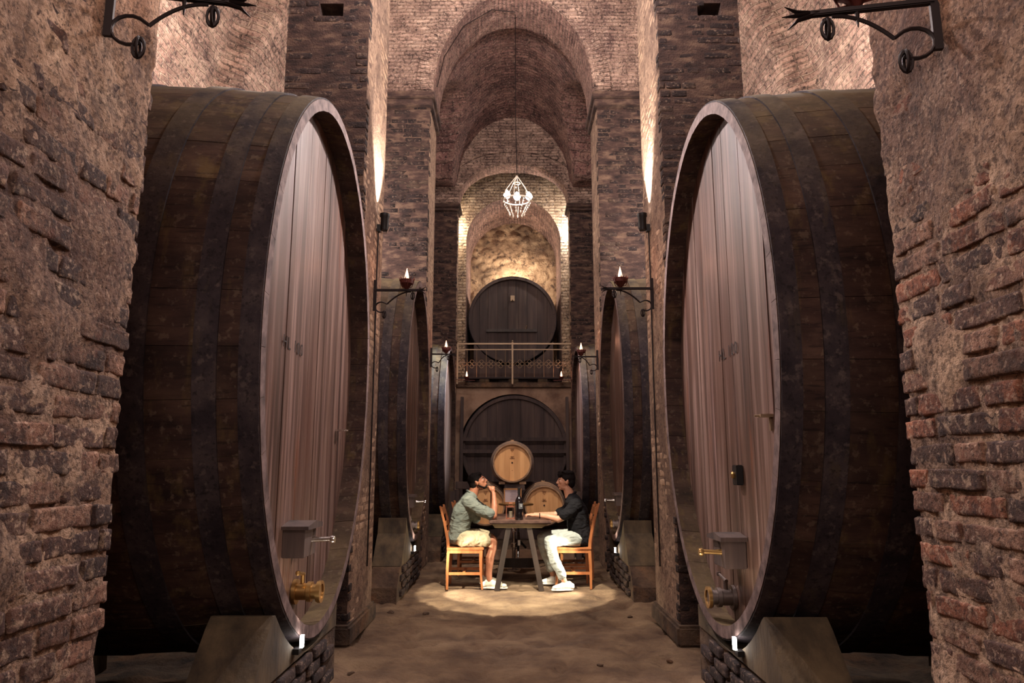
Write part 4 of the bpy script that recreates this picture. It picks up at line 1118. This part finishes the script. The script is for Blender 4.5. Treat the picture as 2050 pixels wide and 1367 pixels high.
m_lip = flat('lip', srgb(150, 84, 70), .5)

def head(parent, c, s, tilt, skin, yaw=0, beard=False, fringe=False):
    """c: centre of the skull, s: facing sign along x, tilt: chin-up angle. returns face primitives in world space and builds hair and eyes"""
    R = Matrix.Rotation(-s * tilt, 3, 'Y') @ Matrix.Rotation(yaw, 3, 'Z')
    W = lambda x, y, z: V(c) + R @ V((s * x, y, z))
    def E(x, y, z, r): return ('e', W(x, y, z), r, R.to_euler())
    pr = [E(-.012, 0, .022, (.096, .073, .088)), E(.028, 0, -.010, (.062, .062, .085)), E(.040, 0, -.055, (.046, .047, .048)),
          E(.066, 0, -.090, (.022, .024, .018)), E(.02, 0, -.075, (.05, .05, .035)),
          E(.082, 0, .030, (.012, .05, .012)),
          ('c', [(W(.088, 0, .022), .009), (W(.104, 0, -.012), .011), (W(.110, 0, -.022), .0125)]), E(.096, 0, -.027, (.012, .018, .008)),
          E(.090, 0, -.050, (.010, .024, .006)), E(.088, 0, -.063, (.010, .022, .007)),
          E(.060, .036, -.010, (.024, .020, .022)), E(.060, -.036, -.010, (.024, .020, .022))]
    for sy in (-1, 1):
        pr += [E(-.008, sy * .074, -.012, (.018, .008, .031)), E(-.016, sy * .078, .004, (.012, .008, .018))]
    H = [E(-.022, 0, .040, (.100, .080, .086)), E(-.058, 0, -.012, (.058, .072, .078)), E(.022, 0, .080, (.062, .062, .034))]
    if fringe:
        H += [E(.060, 0, .082, (.048, .062, .030)), E(.080, .0, .060, (.020, .056, .022)), E(.05, .0, .104, (.045, .05, .022)), E(-.02, 0, .098, (.088, .078, .042)), E(-.01, .066, .03, (.03, .014, .045)), E(-.01, -.066, .03, (.03, .014, .045))]
        for k in range(16):
            q = k * .39; H.append(('c', [(W(.0 + .05 * math.cos(q), .05 * math.sin(q), .112), .020), (W(.02 + .075 * math.cos(q), .068 * math.sin(q), .108 + .008 * math.sin(k * 3)), .009)]))
    else:
        H += [E(.030, 0, .090, (.050, .054, .022)), E(-.005, .067, .026, (.026, .012, .04)), E(-.005, -.067, .026, (.026, .012, .04))]
    fuse('hair', H, .0065, m_hair, parent, 1)
    if beard:
        fuse('beard', [E(.056, 0, -.092, (.034, .040, .018)), E(.078, 0, -.082, (.014, .022, .016)), E(.094, 0, -.043, (.008, .026, .006)), *[('c', [(W(-.004, q * .060, -.035), .009), (W(.022, q * .050, -.068), .011), (W(.062, q * .024, -.098), .012)]) for q in (-1, 1)]], .006, m_hair, parent, 1)
    for sy in (-1, 1):
        e = MB(); q = W(.0765, sy * .031, .008); e.lathe([(.001, -.0085), (.008, -.005), (.0105, 0), (.008, .005), (.001, .0085)], (0, 0, 0), 10); o = e.build('eye', m_eye, parent, True); o.location = q - parent.location
        e = MB(); q = W(.0835, sy * .032, .008); e.lathe([(.001, -.0065), (.0065, 0), (.001, .0065)], (0, 0, 0), 8); o = e.build('iris', m_iris, parent, True); o.location = q - parent.location
        b = MB(); b.tube([W(.083, sy * .015, .026), W(.086, sy * .030, .030), W(.074, sy * .048, .026)], [.004, .005, .003], 6); o = b.build('eyebrow', m_hair, parent, True); o.location = -parent.location
    b = MB(); b.tube([W(.094, -.018, -.056), W(.099, 0, -.0555), W(.094, .018, -.056)], [.003, .005, .003], 6); o = b.build('lips', m_lip, parent, True); o.location = -parent.location
    return pr
def finger(base, d1, l, curl, axis, r=.0078):
    """three phalanges bending about axis"""
    pts = [(V(base), r * 1.1)]; d = V(d1).normalized(); p = V(base)
    for k, f in enumerate((.45, .32, .23)):
        p = p + d * l * f; pts.append((p.copy(), r * (1 - .1 * (k + 1))))
        d = Matrix.Rotation(curl, 3, V(axis)) @ d
    return ('c', pts)
def shoe(parent, ankle, toe, m, nm='shoe', h=0):
    a = V(ankle); t_ = V(toe); d = (t_ - a); d.z = 0; L = d.length; d.normalize()
    heel = V((a.x, a.y, t_.z)) - d * .055
    z = lambda v, dz: V((v.x, v.y, v.z + dz))
    tz = t_.z
    o = fuse(nm, [('f', [(heel + V((0, 0, .045)), (.038, .036, .04)), (heel.lerp(t_, .35) + V((0, 0, .055)), (.042, .038, .045)), (heel.lerp(t_, .62) + V((0, 0, .042)), (.046, .044, .034)), (t_ - d * .04 + V((0, 0, .034)), (.042, .042, .026))]),
                  ('f', [(heel + d * .03 + V((0, 0, .075)), (.036, .034, .03)), (heel + d * .08 + V((0, 0, .080)), (.034, .032, .026))])], .007, m, parent, 2)
    s_ = MB(); side = d.cross(V((0, 0, 1)))
    out = []
    n = 20
    for i in range(n):
        q = 2 * PI * i / n; u = math.cos(q); v = math.sin(q)
        c = heel.lerp(t_, .47); Lh = (t_ - heel).length / 2 + .018
        wd = .046 * (1 - .12 * (u < 0))
        p = c + d * u * Lh + side * v * wd * (1 if abs(u) < .8 else .95)
        out.append((p.x, p.y))
    zb, zt = heel.z, t_.z
    s_.prism(out, tz + .002, tz + .024, 'z'); so = s_.build('sole', m_sole, o, bevel=.004)
    # laces
    l = MB()
    for k in range(4):
        c = heel.lerp(t_, .42 + k * .085) + V((0, 0, .098 - k * .010)); l.tube([c - side * .022 - V((0, 0, .006)), c, c + side * .022 - V((0, 0, .006))], .0035, 5)
    l.build('laces', m_sole, o)
    return o

# man in the grey-green shirt ------------------------------------------------
YN, YF = 8.77, 9.05          # near and far side of the body
A = thing('person', 'man in a grey-green shirt and cream shorts, chin on clasped hands', 'person', (-.57, 8.9, 0))
f = head(A, (-.438, 8.9, 1.228), 1, .36, m_skin, 0, beard=True)
body = list(f)
body += [('c', [((-.470, 8.9, 1.17), .060), ((-.500, 8.9, 1.06), .066)]),
         ('f', [((-.535, 8.9, 1.02), (.09, .15, .07)), ((-.600, 8.9, .88), (.115, .165, .10)), ((-.645, 8.9, .70), (.105, .145, .10)), ((-.655, 8.9, .57), (.12, .155, .085))]),
         ('c', [((-.62, YN + .04, .56), .088), ((-.42, YN, .565), .075), ((-.255, YN - .01, .555), .060)]),
         ('c', [((-.62, YF - .04, .56), .088), ((-.42, YF + .02, .565), .075), ((-.28, YF + .03, .545), .060)]),
         ('c', [((-.245, YN - .01, .545), .058), ((-.245, YN - .01, .45), .050), ((-.275, YN - .01, .36), .054), ((-.285, YN - .01, .20), .036), ((-.285, YN - .01, .10), .036)]),
         ('c', [((-.27, YF + .03, .535), .058), ((-.29, YF + .03, .36), .052), ((-.315, YF + .03, .20), .036), ((-.33, YF + .03, .10), .034)]),
         ('c', [((-.535, YN - .03, 1.0), .062), ((-.39, YN - .035, .89), .050), ((-.235, YN + .0, .835), .040)]),
         ('c', [((-.235, YN + .0, .832), .041), ((-.228, YN + .03, .93), .040), ((-.236, YN + .07, 1.05), .027), ((-.240, YN + .085, 1.085), .028)]),
         ('c', [((-.535, YF + .03, 1.0), .062), ((-.40, YF + .03, .88), .050), ((-.26, YF + .01, .835), .040)]),
         ('c', [((-.26, YF + .01, .832), .041), ((-.252, YF - .03, .94), .038), ((-.262, YF - .08, 1.05), .027), ((-.258, YF - .10, 1.085), .028)])]
# clasped hands under the chin
hb = V((-.256, 8.875, 1.128)); hf = V((-.270, 8.93, 1.128))
for hc, sg in ((hb, 1), (hf, -1)):
    body.append(('e', hc + V((.004, 0, .0)), (.030, .020, .040)))
    for k in range(4):
        base = hc + V((.022 - k * .016, 0, .034 - abs(k - 1.2) * .004))
        body.append(finger(base, V((.10, sg * .9, .35)), .070 - abs(k - 1) * .006, -sg * .75, (1, 0, 0)))
    body.append(('c', [(hc + V((-.022, 0, .0)), .012), (hc + V((-.040, sg * .010, .028)), .010), (hc + V((-.036, sg * .022, .050)), .0085)]))
fuse('body', body, .0075, m_skin, A, 1)
fuse('shirt', [('f', [((-.520, 8.9, 1.088), (.066, .082, .030)), ((-.530, 8.9, 1.045), (.090, .140, .045)), ((-.545, 8.9, 1.00), (.110, .190, .075)), ((-.605, 8.9, .88), (.135, .195, .11)), ((-.645, 8.9, .72), (.125, .175, .10)), ((-.665, 8.9, .56), (.125, .175, .075))]),
               ('c', [((-.535, YN - .03, .995), .078), ((-.40, YN - .040, .90), .070), ((-.285, YN - .015, .855), .064)]),
               ('c', [((-.535, YF + .03, .995), .078), ((-.40, YF + .035, .89), .068), ((-.31, YF + .02, .855), .060)]),
               ('c', [((-.50, YN + .02, .93), .05), ((-.46, 8.9, .80), .06)])], .009, m_shirt, A, 3, .007)
fuse('collar', [('c', [((-.568, 8.9, 1.125), .016), ((-.530, 8.832, 1.110), .015), ((-.455, 8.848, 1.060), .012)]), ('c', [((-.568, 8.9, 1.125), .016), ((-.530, 8.968, 1.110), .015), ((-.455, 8.952, 1.060), .012)])], .006, m_shirt, A, 2)
fuse('shorts', [('f', [((-.655, 8.9, .575), (.13, .18, .095)), ((-.58, 8.9, .565), (.10, .18, .085))]),
                ('c', [((-.60, YN + .03, .565), .098), ((-.42, YN - .0, .570), .090), ((-.325, YN - .01, .560), .082)]),
                ('c', [((-.60, YF - .03, .565), .098), ((-.42, YF + .02, .570), .090), ((-.34, YF + .03, .560), .082)])], .009, m_shorts, A, 3, .004)
shoe(A, (-.285, YN - .01, .05), (-.075, YN - .03, .004), m_shoe)
shoe(A, (-.335, YF + .03, .05), (-.15, YF + .05, .004), m_shoe)

# man in black ---------------------------------------------------------------
B = thing('person', 'man in a black shirt and pale jeans, forearms resting on the table', 'person', (.75, 8.9, 0))
f = head(B, (.640, 8.9, 1.235), -1, .02, m_skin2, 0, fringe=True)
body = list(f)
body += [('c', [((.655, 8.9, 1.16), .056), ((.690, 8.9, 1.04), .064)]),
         ('f', [((.735, 8.9, 1.00), (.09, .15, .07)), ((.775, 8.9, .86), (.105, .16, .10)), ((.785, 8.9, .70), (.10, .14, .10)), ((.795, 8.9, .57), (.12, .15, .085))]),
         ('c', [((.76, YN + .04, .56), .085), ((.58, YN - .01, .565), .072), ((.425, YN - .05, .545), .058)]),
         ('c', [((.76, YF - .04, .56), .085), ((.56, YF + .02, .565), .072), ((.35, YF + .03, .545), .058)]),
         ('c', [((.42, YN - .05, .535), .056), ((.465, YN - .10, .36), .050), ((.555, YN - .13, .19), .036), ((.59, YN - .14, .10), .034)]),
         ('c', [((.35, YF + .03, .535), .056), ((.40, YF + .03, .36), .050), ((.455, YF + .03, .20), .036), ((.475, YF + .03, .12), .034)]),
         ('c', [((.745, YN - .03, .965), .058), ((.63, YN - .05, .84), .047), ((.53, YN - .05, .795), .040)]),
         ('c', [((.53, YN - .05, .797), .041), ((.40, YN - .02, .826), .036), ((.29, YN + .02, .836), .025), ((.265, YN + .025, .838), .024)]),
         ('c', [((.745, YF + .03, .965), .058), ((.62, YF + .04, .86), .047), ((.50, YF + .03, .825), .038)]),
         ('c', [((.50, YF + .03, .825), .038), ((.38, YF - .02, .83), .033), ((.285, YF - .09, .836), .025), ((.26, YF - .10, .838), .024)])]
for hc, sg, cl in ((V((.228, YN + .03, .836)), 1, 1), (V((.222, YF - .11, .836)), -1, 1)):
    body.append(('e', hc, (.042, .032, .020)))
    for k in range(4):
        base = hc + V((-.032, (k - 1.5) * .017, .004))
        body.append(finger(base, V((-1, 0, .05)), .075 - abs(k - 1.3) * .008, -.75, (0, 1, 0)))
    body.append(('c', [(hc + V((.01, sg * .026, .004)), .012), (hc + V((-.022, sg * .040, .002)), .0105), (hc + V((-.050, sg * .034, -.004)), .009)]))
fuse('body', body, .0075, m_skin2, B, 1)
fuse('shirt', [('f', [((.712, 8.9, 1.068), (.066, .080, .028)), ((.722, 8.9, 1.03), (.088, .135, .045)), ((.735, 8.9, .985), (.108, .185, .072)), ((.775, 8.9, .86), (.130, .190, .11)), ((.785, 8.9, .70), (.135, .175, .10)), ((.80, 8.9, .57), (.135, .175, .085)), ((.82, 8.9, .52), (.105, .175, .05))]),
               ('c', [((.745, YN - .03, .965), .074), ((.655, YN - .05, .875), .066), ((.60, YN - .055, .848), .062)]),
               ('c', [((.745, YF + .03, .965), .074), ((.64, YF + .045, .875), .064), ((.57, YF + .04, .848), .060)])], .009, m_black_shirt, B, 3, .007)
fuse('collar', [('c', [((.758, 8.9, 1.105), .015), ((.72, 8.834, 1.088), .014), ((.635, 8.855, 1.025), .012)]), ('c', [((.758, 8.9, 1.105), .015), ((.72, 8.966, 1.088), .014), ((.635, 8.945, 1.025), .012)])], .006, m_black_shirt, B, 2)
fuse('jeans', [('f', [((.795, 8.9, .565), (.125, .175, .085)), ((.72, 8.9, .56), (.10, .175, .08))]),
               ('c', [((.75, YN + .03, .565), .094), ((.58, YN - .01, .570), .084), ((.43, YN - .05, .55), .071), ((.435, YN - .06, .48), .068), ((.475, YN - .105, .34), .062), ((.55, YN - .13, .20), .052), ((.562, YN - .132, .165), .050)]),
               ('c', [((.75, YF - .03, .565), .094), ((.56, YF + .02, .570), .084), ((.36, YF + .03, .55), .071), ((.365, YF + .03, .48), .070), ((.41, YF + .03, .34), .064), ((.45, YF + .03, .22), .054), ((.455, YF + .03, .19), .052)])], .009, m_jeans, B, 3, .005)
shoe(B, (.615, YN - .14, .05), (.445, YN - .17, .004), m_shoe2)
shoe(B, (.50, YF + .03, .05), (.33, YF + .02, .004), m_shoe2)
mb = MB(); mb.ring((.312, YN + .012, .832), .029, .006, 'x', 18, 6); o = mb.build('wristband', m_black, B, True); o.location = -B.location

# loose stones on the floor
rr = random.Random(4)
for k, (x, y, wh) in enumerate([(-1.14, 5.35, 'beside the foot of the nearest left cradle'), (1.16, 5.65, 'by the foot of the first right pillar'), (-1.2, 7.35, 'at the corner of the first left pillar'),
        (1.13, 7.3, 'at the far corner of the first right pillar'), (.62, 5.45, 'out in the aisle in front of the table'), (-.85, 7.3, 'in front of the chair of the man in grey-green')]):
    bm = bmesh.new(); s = rr.uniform(.018, .04)
    bmesh.ops.create_icosphere(bm, subdivisions=2, radius=s)
    for v in bm.verts: v.co = V((v.co.x * 1.3, v.co.y, v.co.z * .6)) + noise.noise_vector(v.co * 40 + V((k, k, k))) * s * .4
    me = bpy.data.meshes.new('pebble'); bm.to_mesh(me); bm.free(); me.materials.append(m_stone)
    tag(link('pebble', me, None, (x, y, floor_z(x, y) + s * .3)), 'small dark stone lying ' + wh, 'stone', 'loose stones on the aisle floor')
